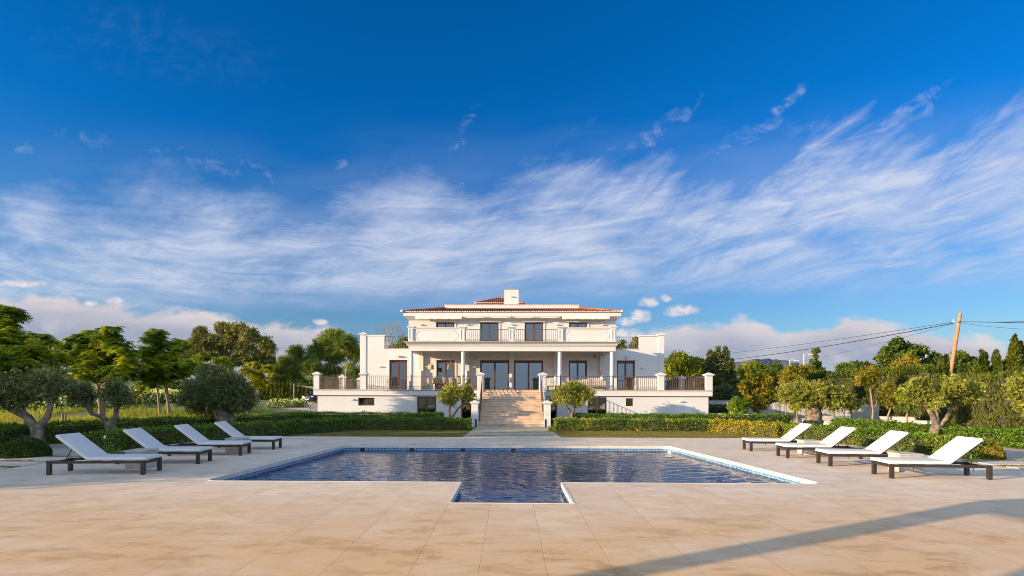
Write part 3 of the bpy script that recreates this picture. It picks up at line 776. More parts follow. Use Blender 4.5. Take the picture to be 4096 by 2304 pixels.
cv = MB(); cv.add([(xf0+.01,YF+.01,ZU+.002),(xf1-.01,YF+.01,ZU+.002),(xf1-.01,YR-.01,ZU+.002),(xf0+.01,YR-.01,ZU+.002),(XM0-.001,YW-.002,ZU-.27),(XM1+.001,YW-.002,ZU-.27),(XM1+.001,51.7,ZU-.27),(XM0-.001,51.7,ZU-.27)], [(0,1,5,4),(1,2,6,5),(2,3,7,6),(3,0,4,7)])
cv.build('eaves_cove', m_white, villa)
for px in (1684, 1869, 2048.5, 2228, 2411): lamp(px, 1299, YW, .18, .075)
for px, py in ((1522,1468),(1707,1468),(1899,1468.5),(2197,1469),(2373,1469),(2567,1470)): lamp(px, py, YW, .18, .07)
for px, py in ((1592,1426),(2507,1428)):
    x, z = hx(px, YW), hz(py, YW)
    f = MB().box(x-.12, x+.10, YW-.24, YW-.08, z-.06, z+.07).build('floodlight', m_lampm, villa, bevel=.01); MB().box(x-.04, x+.04, YW-.08, YW-.001, z-.04, z+.04).build('bracket', m_dark, f)
x, z = hx(2378, YW), hz(1424, YW)
f = MB().tube([(x-.03,YW-.24,z-.09),(x+.03,YW-.06,z+.02)], .045, 10).build('security_camera', m_dark, villa); MB().box(x-.02, x+.06, YW-.06, YW-.001, z-.01, z+.07).build('bracket', m_lampm, f)
x, z = hx(2210, YW), hz(1454, YW); MB().box(x-.035, x+.035, YW-.07, YW-.001, z-.09, z+.09).build('intercom', m_lampm, villa, bevel=.012)
x, z = hx(1897, YW), hz(1433, YW); MB().box(x-.05, x+.05, YW-.12, YW-.001, z-.13, z+.13).build('speaker', m_white, villa, bevel=.02)
# awnings under the eaves
def awning(px0, px1, valance, label=None):
    YA = 38.12; x0, x1 = hx(px0, YA), hx(px1, YA); zt = ZU - .005
    a = MB().tube([(x0, YA+.12, zt-.075), (x1, YA+.12, zt-.075)], .062, 12).build('awning', m_awn, villa, smooth=True)
    tag(a, label)
    MB().box(x0-.02, x1+.02, YA+.02, YA+.22, zt-.03, zt).build('cassette', m_lampm, a)
    if valance:
        n = 40; mb = MB(); rr = random.Random(int(px0)); pts = []
        for i in range(n+1):
            t = i/n; x = x0+(x1-x0)*t; pts.append((x, YA+.008*math.sin(i*1.3)+rr.uniform(-.006,.006), .25+.008*math.sin(i*.8)))
        mb.add([(x,YA+.05,zt-.03) for x,y,h in pts]+[(x,y-.05,zt-h*.6) for x,y,h in pts]+[(x,y-.02,zt-h) for x,y,h in pts],
            [(i+k*(n+1),i+1+k*(n+1),i+1+(k+1)*(n+1),i+(k+1)*(n+1)) for k in (0,1) for i in range(n)])
        mb.build('valance', m_awn, a, smooth=True)
    else:
        mb = MB()
        for s in (0, 1):
            xa = x0+.25 if s == 0 else x1-.25; xb = x0+(x1-x0)*.42 if s == 0 else x0+(x1-x0)*.58
            mb.bar((xa,YA-.02,zt-.15),(xb,YA-.02,zt-.13),.05,.045)
        mb.build('folding_arm', m_awn, a)
awning(1660, 1846, True, 'cream awning with a loose valance at the left end of the eaves'); awning(1852, 2043, False, 'rolled awning over the left balcony door'); awning(2050, 2240, False, 'rolled awning over the right balcony door'); awning(2247.6, 2438, True, 'cream awning with a loose valance at the right end of the eaves')
# ---- roof
m_tile = None
def tilemat():
    m, nt, b = newmat('terracotta_tile')
    p = geo(nt, 'Position'); r = geo(nt, 'Random Per Island')
    c = ramp(nt, r, [(0,(.30,.085,.035)),(.45,(.42,.13,.05)),(.8,(.50,.18,.075)),(1,(.36,.14,.085))])
    n = noise(nt, p, 5., 6, .65)
    c = mixc(nt, n.sm(.5, .78) * .55, c, (.20,.13,.10)); setv(nt, b, 'Base Color', c); setv(nt, b, 'Roughness', .8); bump(nt, b, noise(nt, p, 40., 4), .3, .01); return m
m_tile = tilemat(); m_mortar = M('mortar', (.70,.66,.60), (.78,.74,.69), 10, .9)
def tile_field(rect_len, base, along, upv, lim, name, parent, pitch=.166, course=.36, r=.075, ends=True):
    """barrel tiles: columns stacked along 'along', each running up 'upv' for lim(s) metres"""
    along, upv, base = Vector(along), Vector(upv), Vector(base)
    nrm = along.cross(upv).normalized()
    if nrm.z < 0: nrm = -nrm
    mb = MB(); em = MB(); n = int(rect_len / pitch)
    pan = []
    for i in range(n):
        s = (i + .5) * pitch; L = lim(s)
        if L < .05: continue
        o = base + along * s
        k = max(1, int(math.ceil(L / course)))
        for j in range(k):
            a0, a1 = j*course, min(L, (j+1)*course + .03)
            vs = []
            for t, rr in ((a0, r), (a1, r*.82)):
                for q in range(7):
                    th = math.pi*q/6
                    vs.append(o + upv*t + along*math.cos(th)*rr + nrm*(math.sin(th)*rr + .014*(1 if t == a0 else 0)))
            mb.add(vs, [(q,q+1,8+q,7+q) for q in range(6)])
        if ends:
            c = o - upv*.004; vs = [c] + [c + along*math.cos(math.pi*q/8)*r*.93 + nrm*(math.sin(math.pi*q/8)*r*.93+.01) for q in range(9)]
            em.add(vs, [(0,q,q+1) for q in range(1,9)])
    o = mb.build(name, m_tile, parent, smooth=True)
    if ends: em.build('mortar_ends', m_mortar, o)
    return o
SL = .26; xc0, xc1 = hx(1608.5, YF), hx(2487, YF); yE = YF - .06; xp0, xp1 = hx(1777.5, YPR), hx(2315.7, YPR); zE = zft + .02; dY = YPR - yE; dZ = SL * dY
yBk = YR + .06
roof = MB()
A = [(xc0,yE,zE-.015),(xc1,yE,zE-.015),(xc1,yBk,zE-.015),(xc0,yBk,zE-.015)]; B = [(xp0,yE+dY,zE+dZ),(xp1,yE+dY,zE+dZ),(xp1,yBk-dY,zE+dZ),(xp0,yBk-dY,zE+dZ)]
roof.add(A+B, [(0,1,5,4),(1,2,6,5),(2,3,7,6),(3,0,4,7),(4,5,6,7),(3,2,1,0)])
ro = roof.build('roof', m_tile, villa)
uF = Vector((0, dY, dZ)); lF = uF.length; WL = xc1 - xc0; hl = xp0 - xc0; hr = xc1 - xp1
tile_field(WL, (xc0,yE,zE), (1,0,0), uF/lF, lambda s: lF * min(1, s/hl, (WL-s)/hr), 'front_tiles', ro)
DL = yBk - yE
for xe, sg, hw_ in ((xc0, 1, hl), (xc1, -1, hr)):
    us = Vector((sg*hw_, 0, dZ)); ls = us.length
    tile_field(DL, (xe,yE,zE), (0,1,0), us/ls, (lambda ls: lambda s: ls * min(1, s/dY, (DL-s)/dY))(ls), 'side_tiles', ro)
    p0, p1 = Vector((xe, yE, zE+.05)), Vector((xp0 if sg > 0 else xp1, yE+dY, zE+dZ+.05)); hm = MB(); n = 10
    for i in range(n): hm.tube([p0.lerp(p1, i/n), p0.lerp(p1, (i+1.06)/n)], [.10, .08], 8)
    hm.build('hip_tiles', m_tile, ro, smooth=True)
    MB().lathe((xe+.0, yE, zE-.02), [(.05,0),(.10,.03),(.11,.12),(.05,.17)], 10).build('hip_end', m_mortar, ro)
zP = hz(1219.5, YPR)
MB().box(xp0, xp1, YPR + .002, yBk-dY-.01, zE+dZ-.3, zP).build('roof_terrace_parapet', m_white, villa)
MB().box(xp0-.04, xp1+.04, YPR - .04, yBk-dY+.03, zP, zP+.035).build('parapet_edge', m_coping, villa)
# chimney and the small upper roof
xh0, xh1 = hx(2016.5, 41.6), hx(2073.5, 41.6)
ch = MB().box(xh0, xh1, 41.6, 42.8, zP-.2, hz(1158, 41.6)).build('chimney', m_white, villa)
MB().box(xh0-.03, xh1+.03, 41.57, 42.83, hz(1158, 41.6), hz(1156, 41.6)).build('chimney_cap', m_coping, ch)
lamp(2046, 1187, 41.6, .17, .08, parent=ch)
YK = 44.6; xk0, xk1 = hx(1903, YK), hx(2095, YK); zk = hz(1213.5, YK); xa, za = hx(1999, YK+2), hz(1194, YK+2.2)
tw = MB().box(xk0+.25, xk1-.25, YK+.25, YK+4., zP-.2, zk).build('stair_tower_wall', m_white, villa)
yk1 = YK + 4.25; ya = (YK + yk1) / 2
sr = MB(); sr.add([(xk0,YK,zk),(xk1,YK,zk),(xk1,yk1,zk),(xk0,yk1,zk),(xa,ya,za)], [(0,1,4),(1,2,4),(2,3,4),(3,0,4),(3,2,1,0)])
so_ = sr.build('stair_tower_roof', m_tile, villa)
up_ = Vector((0, ya-YK, za-zk)); lu = up_.length
tile_field(xk1-xk0, (xk0,YK-.03,zk+.01), (1,0,0), up_/lu, lambda s: lu*min(s/((xk1-xk0)/2), (xk1-xk0-s)/((xk1-xk0)/2)), 'front_tiles', so_)
for xe, sg in ((xk0,1),(xk1,-1)):
    us = Vector((xa-xe,0,za-zk)); ls = us.length
    tile_field(yk1-YK, (xe,YK,zk+.01), (0,1,0), us/ls, (lambda ls: lambda s: ls*min(s/(ya-YK),(yk1-YK-s)/(ya-YK)))(ls), 'side_tiles', so_)
    hm = MB()
    for i in range(8): hm.tube([Vector((xe,YK,zk+.04)).lerp(Vector((xa,ya,za+.04)), i/8), Vector((xe,YK,zk+.04)).lerp(Vector((xa,ya,za+.04)), (i+1.05)/8)], [.09,.075], 8)
    hm.build('hip_tiles', m_tile, so_, smooth=True)
MB().lathe((xa,ya,za+.0), [(.09,0),(.10,.08),(.04,.2)], 10).build('finial', m_tile, so_)
MB().box(hx(1895.5,YK), hx(1898.5,YK), YK+.5, YK+.62, zP, hz(1201,YK)).build('vent_pipe', m_lampm, villa)
# ================================================================== staircase
Y0S = 29.8; NR = 15; rise = ZT / NR; tr = (YT - .02 - Y0S) / NR
stair = empty('staircase', (0.04, Y0S, 0), 'wide beige stone staircase from the lawn up to the terrace', 'staircase')
sx0b, sx1b = hx(1912, Y0S, 1706), hx(2181, Y0S, 1706)
stm = MB(); nos = MB()
for i in range(NR):
    y = Y0S + i*tr; z = i*rise
    stm.box(sx0b, sx1b, y + .02, y + tr + (.02 if i < NR-1 else -.03), -.04, z + rise - .035)
    nos.box(sx0b-.01, sx1b+.01, y, y + tr + .018, z + rise - .035 + .001, z + rise)
stm.build('riser', m_step, stair); nos.build('tread', m_step, stair, bevel=.006)
for a, b, s in ((1886,1912,-1),(2177,2203.5,1)):
    pier(a, b, Y0S-.05, -.04, 1615.5, 1600.5, parent=stair)
for a, b in ((1908.5,1933.5),(2158,2184)):
    pier(a, b, YT-.36, .0, 1502, 1488, parent=stair)
for xs_, xt in ((sx0b+.05, hx(1931,YT)), (sx1b-.05, hx(2161,YT))):
    railing((xs_, Y0S+.35, rise*1.2), (xt, YT-.40, ZT), h=.84, parent=stair, step=.12, orn=(.3,.7), posts=(.35,.68), lattice=.2)
# low stringer walls under the rails
for s, xs_ in ((-1, sx0b-.16), (1, sx1b+.02)):
    mb = MB(); mb.add([(xs_,Y0S+.3,-.04),(xs_+.14,Y0S+.3,-.04),(xs_+.14,YT-.37,-.04),(xs_,YT-.37,-.04),(xs_,Y0S+.3,.06),(xs_+.14,Y0S+.3,.06),(xs_+.14,YT-.37,ZT-.1),(xs_,YT-.37,ZT-.1)],
        [(0,3,2,1),(4,5,6,7),(0,1,5,4),(1,2,6,5),(2,3,7,6),(3,0,4,7)]); mb.build('stringer', m_white, stair)
for px, lab in ((1903, 'slim black bollard light left of the staircase foot'), (2183, 'slim black bollard light right of the staircase foot')):
    x = hx(px, 29.2, 1706); r_ = empty('bollard_light', (x, 29.2, 0), lab, 'bollard light', 'bollard lights at the stairs')
    MB().box(x-.05, x+.05, 29.15, 29.25, -.04, .36).build('post', m_dark, r_, bevel=.006); MB().box(x-.052, x+.052, 29.148, 29.252, .363, .43).build('lamp_head', m_dark, r_, bevel=.006)
# outside steps by the drive at the left end of the house
ls_ = empty('garden_steps', (-13.2, 38, 0), 'small white steps with an iron handrail at the left end of the villa', 'steps')
mb = MB()
for i in range(6): mb.box(XT0-.9+.16*i, XT0-.02, 36.2, 37.8, -.1, .12+.14*i)
mb.build('step', m_white, ls_)
railing((XT0-.95,36.2,.18),(XT0-.05,36.2,.95), h=.75, parent=ls_, orn=(), posts=(0.,.6), step=.14, lattice=0)
# ================================================================== loungers
def cushion(mb_box, name, parent, rot=None):
    pass
def make_lounger():
    L, W = 2.0, .70; r = empty('sun_lounger', (0,0,0))
    h = .30; lt = .075; rl = .055
    fr = MB()
    for y in (0, W-.045): fr.box(lt, L-lt, y+.005, y+.045, h-rl, h-.002)
    fr.box(.012, .06, lt, W-lt, h-rl-.012, h-.02).box(L-.06, L-.012, lt, W-lt, h-rl-.012, h-.02)
    fr.box(.70, .74, .045, W-.045, h-.05, h-.008).box(1.15, 1.19, .045, W-.045, h-.05, h-.008)
    fr.build('frame', m_lounger, r, bevel=.004)
    for i, (x, y) in enumerate(((0,0),(0,W-lt),(L-lt,0),(L-lt,W-lt))):
        l = MB().box(x, x+lt, y, y+lt, 0.0 if x == 0 else .012, h).build('leg', m_lounger, r, bevel=.005)
        if x > 0:
            MB().tube([(x+lt*.55, y+lt*.2, .035),(x+lt*.55, y+lt*.8, .035)], .034, 14).build('wheel', m_dark, l)
    sl = MB()
    for x in (.45, 1.62): sl.box(x, x+.012, .002, .014, h-rl-.055, h-rl)
    sl.build('stop_pin', m_lounger, r)
    # seat mattress
    c = MB().box(-.03, 1.20, .0, W, h+.006, h+.078).build('mattress', m_cush, r, smooth=True, bevel=.028, seg=3)
    # raised back
    a = R(38); px_, pz = 1.20, h+.004; Lb = .82
    bk = MB().box(0.004, Lb, .0, W, .012, .08)
    bk.v = [(px_ + x*math.cos(a) - z*math.sin(a) + .0, y, pz + x*math.sin(a) + z*math.cos(a)) for x, y, z in bk.v]
    b = bk.build('backrest_cushion', m_cush, r, smooth=True, bevel=.028, seg=3)
    bf = MB()
    for y in (.06, W-.08): bf.bar((px_, y, pz), (px_+Lb*.96*math.cos(a), y, pz+Lb*.96*math.sin(a)), .03, .02)
    for t in (.15, .4, .65, .92): bf.bar((px_+Lb*t*math.cos(a), .05, pz+Lb*t*math.sin(a)-.004), (px_+Lb*t*math.cos(a), W-.05, pz+Lb*t*math.sin(a)-.004), .05, .014)
    bf.build('backrest_frame', m_lounger, r)
    st = MB()
    for y in (.10, W-.10): st.bar((px_+Lb*.52*math.cos(a), y, pz+Lb*.52*math.sin(a)-.01), (1.70, y, h-.03), .016, .016)
    st.bar((1.70,.05,h-.03),(1.70,W-.05,h-.03),.018,.018).build('backrest_strut', m_lounger, r)
    return r
lp = None
LR = [('R', 8.05, 12.02, 'white-cushioned sun lounger at the right of the pool, nearest to the camera'), ('R', 7.90, 13.97, 'second nearest white-cushioned sun lounger on the right side of the pool'),
      ('R', 7.69, 15.65, 'third nearest white-cushioned sun lounger on the right side of the pool'), ('R', 7.50, 17.52, 'white-cushioned sun lounger at the right of the pool, nearest to the villa'),
      ('L', -7.93, 12.03, 'shaded white-cushioned sun lounger at the left of the pool, nearest to the camera'), ('L', -7.77, 13.83, 'second nearest shaded sun lounger on the left side of the pool'),
      ('L', -7.64, 15.70, 'third nearest shaded sun lounger on the left side of the pool'), ('L', -7.44, 17.40, 'shaded sun lounger at the left of the pool, nearest to the villa')]
for i, (sd, x, y, lab) in enumerate(LR):
    if lp is None: o = lp = make_lounger()
    else: o = copy_tree(lp)
    tag(o, lab, 'sun lounger', 'sun loungers beside the pool')
    jit = (.3, -.6, .5, -.2, .2, -.4, .6, -.1)[i]
    if sd == 'R':
        a = R(-4.2 + jit); c = Vector((x-.04, y, .001)); o.rotation_euler = (0,0,a)
        o.location = c - Matrix.Rotation(a, 3, 'Z') @ Vector((0,.35,0))
    else:
        a = R(180 + 4.2 + jit); c = Vector((x+.04, y, .001)); o.rotation_euler = (0,0,a)
        o.location = c - Matrix.Rotation(a, 3, 'Z') @ Vector((0,.35,0))
for x, y, a, lab in ((-8.72,12.88,4,'grey stone cube table between the two nearest loungers on the left'),(-8.22,16.42,3,'grey stone cube table between the two farthest loungers on the left'),
                   (9.15,12.90,-5,'pale stone cube table between the two nearest loungers on the right'),(8.86,16.46,-4,'pale stone cube table between the two farthest loungers on the right')):
    t = empty('side_table', (x,y,0), lab, 'side table', 'stone side tables between the loungers', rz=R(a))
    MBb = MB().box(-.24,.24,-.24,.24,.002,.375); b = MBb.build('base', m_stone, None, bevel=.006); b.parent = t
    b2 = MB().box(-.255,.255,-.255,.255,.376,.42).build('table_top', m_stone, None, bevel=.006); b2.parent = t
# ================================================================== terrace furniture
YD = 36.6
tz = ZT
xt0_, xt1_ = hx(1735, YD), hx(1885, YD)
dt = empty('dining_table', ((xt0_+xt1_)/2, YD+.4, tz), 'long dining table on the left part of the terrace behind the railing', 'dining table')
MB().box(xt0_, xt1_, YD, YD+.95, tz+.70, tz+.74).build('table_top', m_rattan, dt, bevel=.006)
for x in (xt0_+.08, xt1_-.16):
    for y in (YD+.06, YD+.81): MB().box(x, x+.08, y, y+.08, tz, tz+.70).build('leg', m_dark, dt)
def make_chair():
    r = empty('dining_chair', (0,0,0)); w = .27
    # back at y = 0 side, seat towards +y
    MB().box(-w, w, .04, .52, .40, .46).build('seat', m_rattan, r, bevel=.015)
    bk = MB(); n = 10
    vs = []; ro = 6
    for j in range(ro):
        t = j/(ro-1)
        for i in range(n+1):
            s = -1+2*i/n; top = .82 - .12*abs(s)**2.5
            vs.append((s*(w+.02*t), .02+.16*s*s*(1) - .06*t, .42+(top-.42)*t))
    bk.add(vs, [(j*(n+1)+i, j*(n+1)+i+1, (j+1)*(n+1)+i+1, (j+1)*(n+1)+i) for j in range(ro-1) for i in range(n)])
    o = bk.build('backrest', m_rattan, r, smooth=True); md = o.modifiers.new('s', 'SOLIDIFY'); md.thickness = .03
    for sx in (-1, 1):
        for y0, y1 in ((.06,.0),(.48,.52)): MB().bar((sx*w*.8, y0, .40), (sx*w*1.02, y1, 0), .022).build('leg', m_dark, r)
    return r
chs = [(1711,36.9,-1.45,'dining chair at the left end of the terrace table, seen from the side'),(1747,36.15,.15,'leftmost of the dining chairs with their backs to the terrace rail'),(1777,36.15,-.05,'second from the left of the dining chairs backing the terrace rail'),
       (1808,36.15,.05,'third from the left of the dining chairs backing the terrace rail'),(1838,36.15,-.1,'rightmost of the dining chairs backing the terrace rail'),(1880,36.8,1.35,'dining chair at the right end of the terrace table by the staircase pier'),
       (1765,37.75,3.1,'dining chair behind the terrace table left of centre, facing the rail'),(1815,37.75,3.2,'dining chair behind the terrace table right of centre, facing the rail')]
c0 = None
for px, y, rz, lab in chs:
    o = copy_tree(c0) if c0 else make_chair(); c0 = c0 or o
    o.location = (hx(px, y), y, tz + .001); o.rotation_euler = (0,0,rz); tag(o, lab, 'dining chair', 'wicker chairs round the terrace table')
for px, lab in ((1749,'glass candle lantern on the left end of the dining table'),(1797,'glass candle lantern on the middle of the dining table'),(1836,'glass candle lantern on the right end of the dining table')):
    x = hx(px, YD+.45); r = empty('candle_lantern', (x, YD+.45, tz+.74), lab, 'lantern', 'candle lanterns on the dining table')
    MB().lathe((x,YD+.45,tz+.745),[(.05,0),(.075,.02),(.075,.2),(.06,.22)],12).build('glass', m_glass, r, smooth=True)
    MB().lathe((x,YD+.45,tz+.747),[(.03,0),(.03,.12)],10).build('candle', m_curt, r)
for px, lab in ((1724,'straw drum pendant lamp hanging at the left under the portico'),(1802,'straw drum pendant lamp hanging before the narrow left terrace door')):
    YL = 36.7; x = hx(px, YL); zt_, zb_ = hz(1459.5, YL), hz(1478, YL)
    r = empty('pendant_lamp', (x, YL, zb_), lab, 'pendant lamp', 'straw pendant lamps under the portico')
    s = MB().lathe((x,YL,zb_),[(.195,0),(.2,.02),(.18,zt_-zb_-.02),(.17,zt_-zb_)],20).build('lamp_shade', m_straw, r, smooth=True)
    MB().tube([(x,YL,zt_),(x,YL,ZCE+.25)], .008, 6).build('cord', m_dark, r)
m_sofa = M('beige_upholstery', (.42,.36,.29), (.52,.46,.38), 20, .9, bs=.3, bscale=90)
def sofa(px0, px1, Y, lab, n):
    x0, x1 = hx(px0, Y), hx(px1, Y); r = empty('outdoor_sofa', ((x0+x1)/2, Y+.4, tz), lab, 'outdoor sofa')
    MB().box(x0, x1, Y, Y+.85, tz+.06, tz+.30).build('base', m_rattan, r, bevel=.02)
    MB().box(x0, x1, Y, Y+.18, tz+.301, tz+.60).build('backrest', m_sofa, r, bevel=.03)
    for a, b in ((x0, x0+.16),(x1-.16, x1)): MB().box(a, b, Y+.181, Y+.85, tz+.301, tz+.50).build('armrest', m_sofa, r, bevel=.03)
    w = (x1-x0-.34)/n
    for i in range(n):
        a = x0+.17+i*w
        MB().box(a+.01, a+w-.01, Y+.19, Y+.84, tz+.302, tz+.42).build('seat_cushion', m_sofa, r, bevel=.03)
        MB().box(a+.02, a+w-.02, Y+.10, Y+.27, tz+.43, tz+.69+.02*(i%2)).build('back_cushion', m_sofa, r, smooth=True, bevel=.04)
    return r
sofa(2276, 2424, 35.75, 'long beige outdoor sofa with its back to the right terrace rail', 3)
r = empty('outdoor_armchair', (hx(2264,36.6), 36.9, tz), 'beige outdoor armchair at the left end of the long terrace sofa', 'armchair')
x = hx(2264,36.6)
MB().box(x-.36,x+.36,36.5,37.25,tz+.06,tz+.32).build('seat', m_sofa, r, bevel=.04); MB().box(x-.36,x-.20,36.5,37.25,tz+.321,tz+.62).build('backrest', m_sofa, r, bevel=.04)
for a in (36.5, 37.09): MB().box(x-.199,x+.36,a,a+.16,tz+.321,tz+.5).build('armrest', m_sofa, r, bevel=.04)
r = empty('coffee_table', (hx(2212,35.4), 35.4, tz), 'low dark square table on the terrace right of the stair pier', 'coffee table')
x = hx(2207,35.4); MB().box(x-.28,x+.28,35.2,35.75,tz+.24,tz+.28).build('table_top', m_dark, r, bevel=.005)
for a in (x-.26,x+.22):
    for b in (35.22,35.69): MB().box(a,a+.04,b,b+.04,tz,tz+.24).build('leg', m_dark, r)
# plants behind glass: a spiky potted plant inside the basement door
# ================================================================== odd things
def tagged(o, lab, cat, group=None): return tag(o, lab, cat, group)
# TV aerial on the terrace's far end
YA_ = 44.; xa_ = hx(1381, YA_); za0, za1 = ZT, hz(1479, YA_)
ae = empty('television_aerial', (xa_, YA_, ZT), 'thin television aerial on a mast beyond the left terrace piers', 'aerial')
MB().tube([(xa_,YA_,za0),(xa_,YA_,za1)], .022, 6).build('mast', m_lampm, ae)
mb = MB(); zz = za1-.05; mb.bar((xa_-.05,YA_,zz),(xa_+.6,YA_,zz),.02)
for i in range(7): mb.bar((xa_+.05+i*.085,YA_-.14,zz+.005),(xa_+.05+i*.085,YA_+.14,zz+.005),.012)
mb.bar((xa_+.02,YA_,zz-.05),(xa_+.16,YA_,zz-.22),.02).bar((xa_+.02,YA_,zz+.05),(xa_+.16,YA_,zz+.22),.02)
mb.build('antenna', m_lampm, ae)
# car
def car():
    Yc = 78.; p = PY(1232, 1603, Yc); g = terr(p.x, Yc) + .06
    r = empty('parked_car', (p.x + .55, Yc + 2.2, g), 'dark sport utility car parked on the gravel drive behind the left end of the villa', 'car')
    m_paint = M('black_car_paint', (.012,.012,.014), None, rough=.2, spec=.7); m_rub = M('tyre_rubber', (.02,.02,.02), None, rough=.8)
    m_chrome = M('chrome', (.6,.6,.62), None, rough=.15, metal=1.); m_hl = M('headlight_glass', (.7,.72,.75), None, rough=.1)
    m_cg = M('car_glass', (.02,.03,.03), None, rough=.05, spec=.8); m_pl = M('number_plate', (.75,.75,.72), None)
    s = 1.06
    def sect(y, w, z0, z1, n=6): return (y, w, z0, z1)
    body = MB(); rows = [(-2.3,.80,.38,.78),(-2.22,.92,.30,.98),(-1.6,.97,.28,1.08),(-1.0,.98,.28,1.14),(0,.98,.28,1.16),(1.4,.97,.28,1.14),(2.2,.92,.32,1.06),(2.35,.80,.42,.9)]
    vs = []
    for y, w, z0, z1 in rows:
        for x, z in ((-w*.92,z0),(-w,z0+.18),(-w,z1-.2),(-w*.93,z1),(w*.93,z1),(w,z1-.2),(w,z0+.18),(w*.92,z0)): vs.append((x,y,z))
    k = 8; fs = [(i*k+j, i*k+(j+1)%k, (i+1)*k+(j+1)%k, (i+1)*k+j) for i in range(len(rows)-1) for j in range(k)] + [tuple(range(k)), tuple(range((len(rows)-1)*k, len(rows)*k))]
    body.add(vs, fs)
    def loc(o): o.parent = r; return o
    bo = loc(body.build('body', m_paint, None, smooth=True, bevel=.03))
    cab = MB(); cab.add([(-.90,-.95,1.10),(.90,-.95,1.10),(.90,2.1,1.10),(-.90,2.1,1.10),(-.70,-.15,1.66),(.70,-.15,1.66),(.70,1.75,1.68),(-.70,1.75,1.68)], [(0,1,5,4),(1,2,6,5),(2,3,7,6),(3,0,4,7),(4,5,6,7),(3,2,1,0)])
    loc(cab.build('cabin', m_paint, None, bevel=.05))
    ws = MB(); ws.add([(-.82,-.90,1.16),(.82,-.90,1.16),(.64,-.22,1.63),(-.64,-.22,1.63)], [(0,1,2,3)]); ws.v = [(x,y-.03,z+.012) for x,y,z in ws.v]; loc(ws.build('windscreen', m_cg, None))
    for sx in (-1, 1):
        sw = MB(); sw.add([(sx*.905,-.75,1.17),(sx*.905,1.9,1.17),(sx*.73,1.65,1.60),(sx*.73,-.12,1.60)], [(0,1,2,3)]); loc(sw.build('side_window', m_cg, None))
        loc(MB().box(sx*.55, sx*.86, -2.27, -2.16, .80, .95).build('headlight', m_hl, None, bevel=.03))
        loc(MB().box(sx*.92, sx*1.12, -.72, -.55, 1.12, 1.28).build('wing_mirror', m_paint, None, bevel=.03))
        for y in (-1.45, 1.5):
            w_ = loc(MB().tube([(sx*.76,y,.35),(sx*.99,y,.35)], .35, 20).build('wheel', m_rub, None)); MB2 = MB().tube([(sx*.985,y,.35),(sx*1.0,y,.35)], .22, 16).build('rim', m_chrome, None); MB2.parent = w_
    loc(MB().box(-.42,.42,-2.325,-2.24,.62,.66).box(-.42,.42,-2.325,-2.24,.72,.76).box(-.42,.42,-2.325,-2.24,.82,.86).build('grille', m_chrome, None))
    loc(MB().tube([(0,-2.345,.74),(0,-2.33,.74)], .10, 16).build('grille_badge', m_chrome, None))
    loc(MB().box(-.26,.26,-2.335,-2.31,.46,.57).build('number_plate', m_pl, None))
    r.scale = (s, s, s); r.rotation_euler = (0,0,R(-14))
car()
# shade sail and its posts behind the car
Ysl = 72.; pts = [PY(1183,1541,Ysl), PY(1300,1546,Ysl), PY(1300,1551,Ysl+6), PY(1240,1545,Ysl+7)]
sr_ = empty('shade_sail', (pts[0].x, Ysl, terr(pts[0].x, Ysl)), 'pale shade sail on a dark post over the parked car', 'shade sail')
mb = MB(); n = 8
P4 = [[(pts[0].lerp(pts[1], i/n)).lerp(pts[3].lerp(pts[2], i/n), j/n) - Vector((0,0,.35*math.sin(math.pi*i/n)*math.sin(math.pi*(j+1)/(n+1)))) for i in range(n+1)] for j in range(n+1)]
mb.add([p for row in P4 for p in row], [(j*(n+1)+i, j*(n+1)+i+1, (j+1)*(n+1)+i+1, (j+1)*(n+1)+i) for j in range(n) for i in range(n)])
mb.build('canopy', m_awn, sr_, smooth=True)
p = PY(1178, 1600, Ysl); MB().tube([(p.x,Ysl,terr(p.x,Ysl)-.1),(p.x,Ysl,hz(1537,Ysl))], .13, 8).build('post', m_dark, sr_)
# leaning utility pole
YP = 45.; a, b = PY(3799,1510,YP), PY(3841,1253,YP); d = (b-a)/(b.z-a.z); base = a - d*(a.z+.1)
po = empty('utility_pole', tuple(base), 'leaning wooden utility pole rising over the right hedge', 'utility pole')
MB().tube([base, base.lerp(b,.5), b], [.17,.15,.125], 14).build('pole', m_pole, po, smooth=True)
mb = MB(); q = PY(3825,1284,YP)
for dx in (-.22,.22): mb.tube([(q.x+dx,YP,q.z-.05),(q.x+dx,YP,q.z+.12)], .05, 8)
mb.bar((q.x-.3,YP-.02,q.z-.08),(q.x+.3,YP-.02,q.z-.08),.05).build('insulator', m_lampm, po)
def wire(p, q, sag, r, lab, mat=None):
    p, q = Vector(p), Vector(q); pts = []
    for i in range(25):
        t = i/24; c = p.lerp(q, t); c.z -= sag*4*t*(1-t); pts.append(c)
    tagged(MB().tube(pts, r, 5).build('overhead_wire', m_dark), lab, 'wire', 'overhead wires at the utility pole')
W0 = PY(3816,1292,YP)
wire(W0, PY(2760,1452,95), .5, .034, 'thick overhead cable from the pole down to the left, middle of three')
wire(PY(3812,1288,YP), PY(2700,1434,95), .3, .017, 'thin upper overhead wire running from the pole to the left')
wire(PY(3814,1296,YP), PY(2900,1492,95), .6, .011, 'faint lowest overhead wire running from the pole to the left')
wire(PY(3832,1286,YP), PY(4300,1276,30), .1, .014, 'upper overhead wire from the pole to the right frame edge')
wire(PY(3832,1288,YP), PY(4300,1300,30), -.05, .024, 'thick overhead cable from the pole to the right frame edge')
wire(PY(3832,1290,YP), PY(4300,1322,30), .15, .010, 'slack lower overhead wire from the pole to the right frame edge')
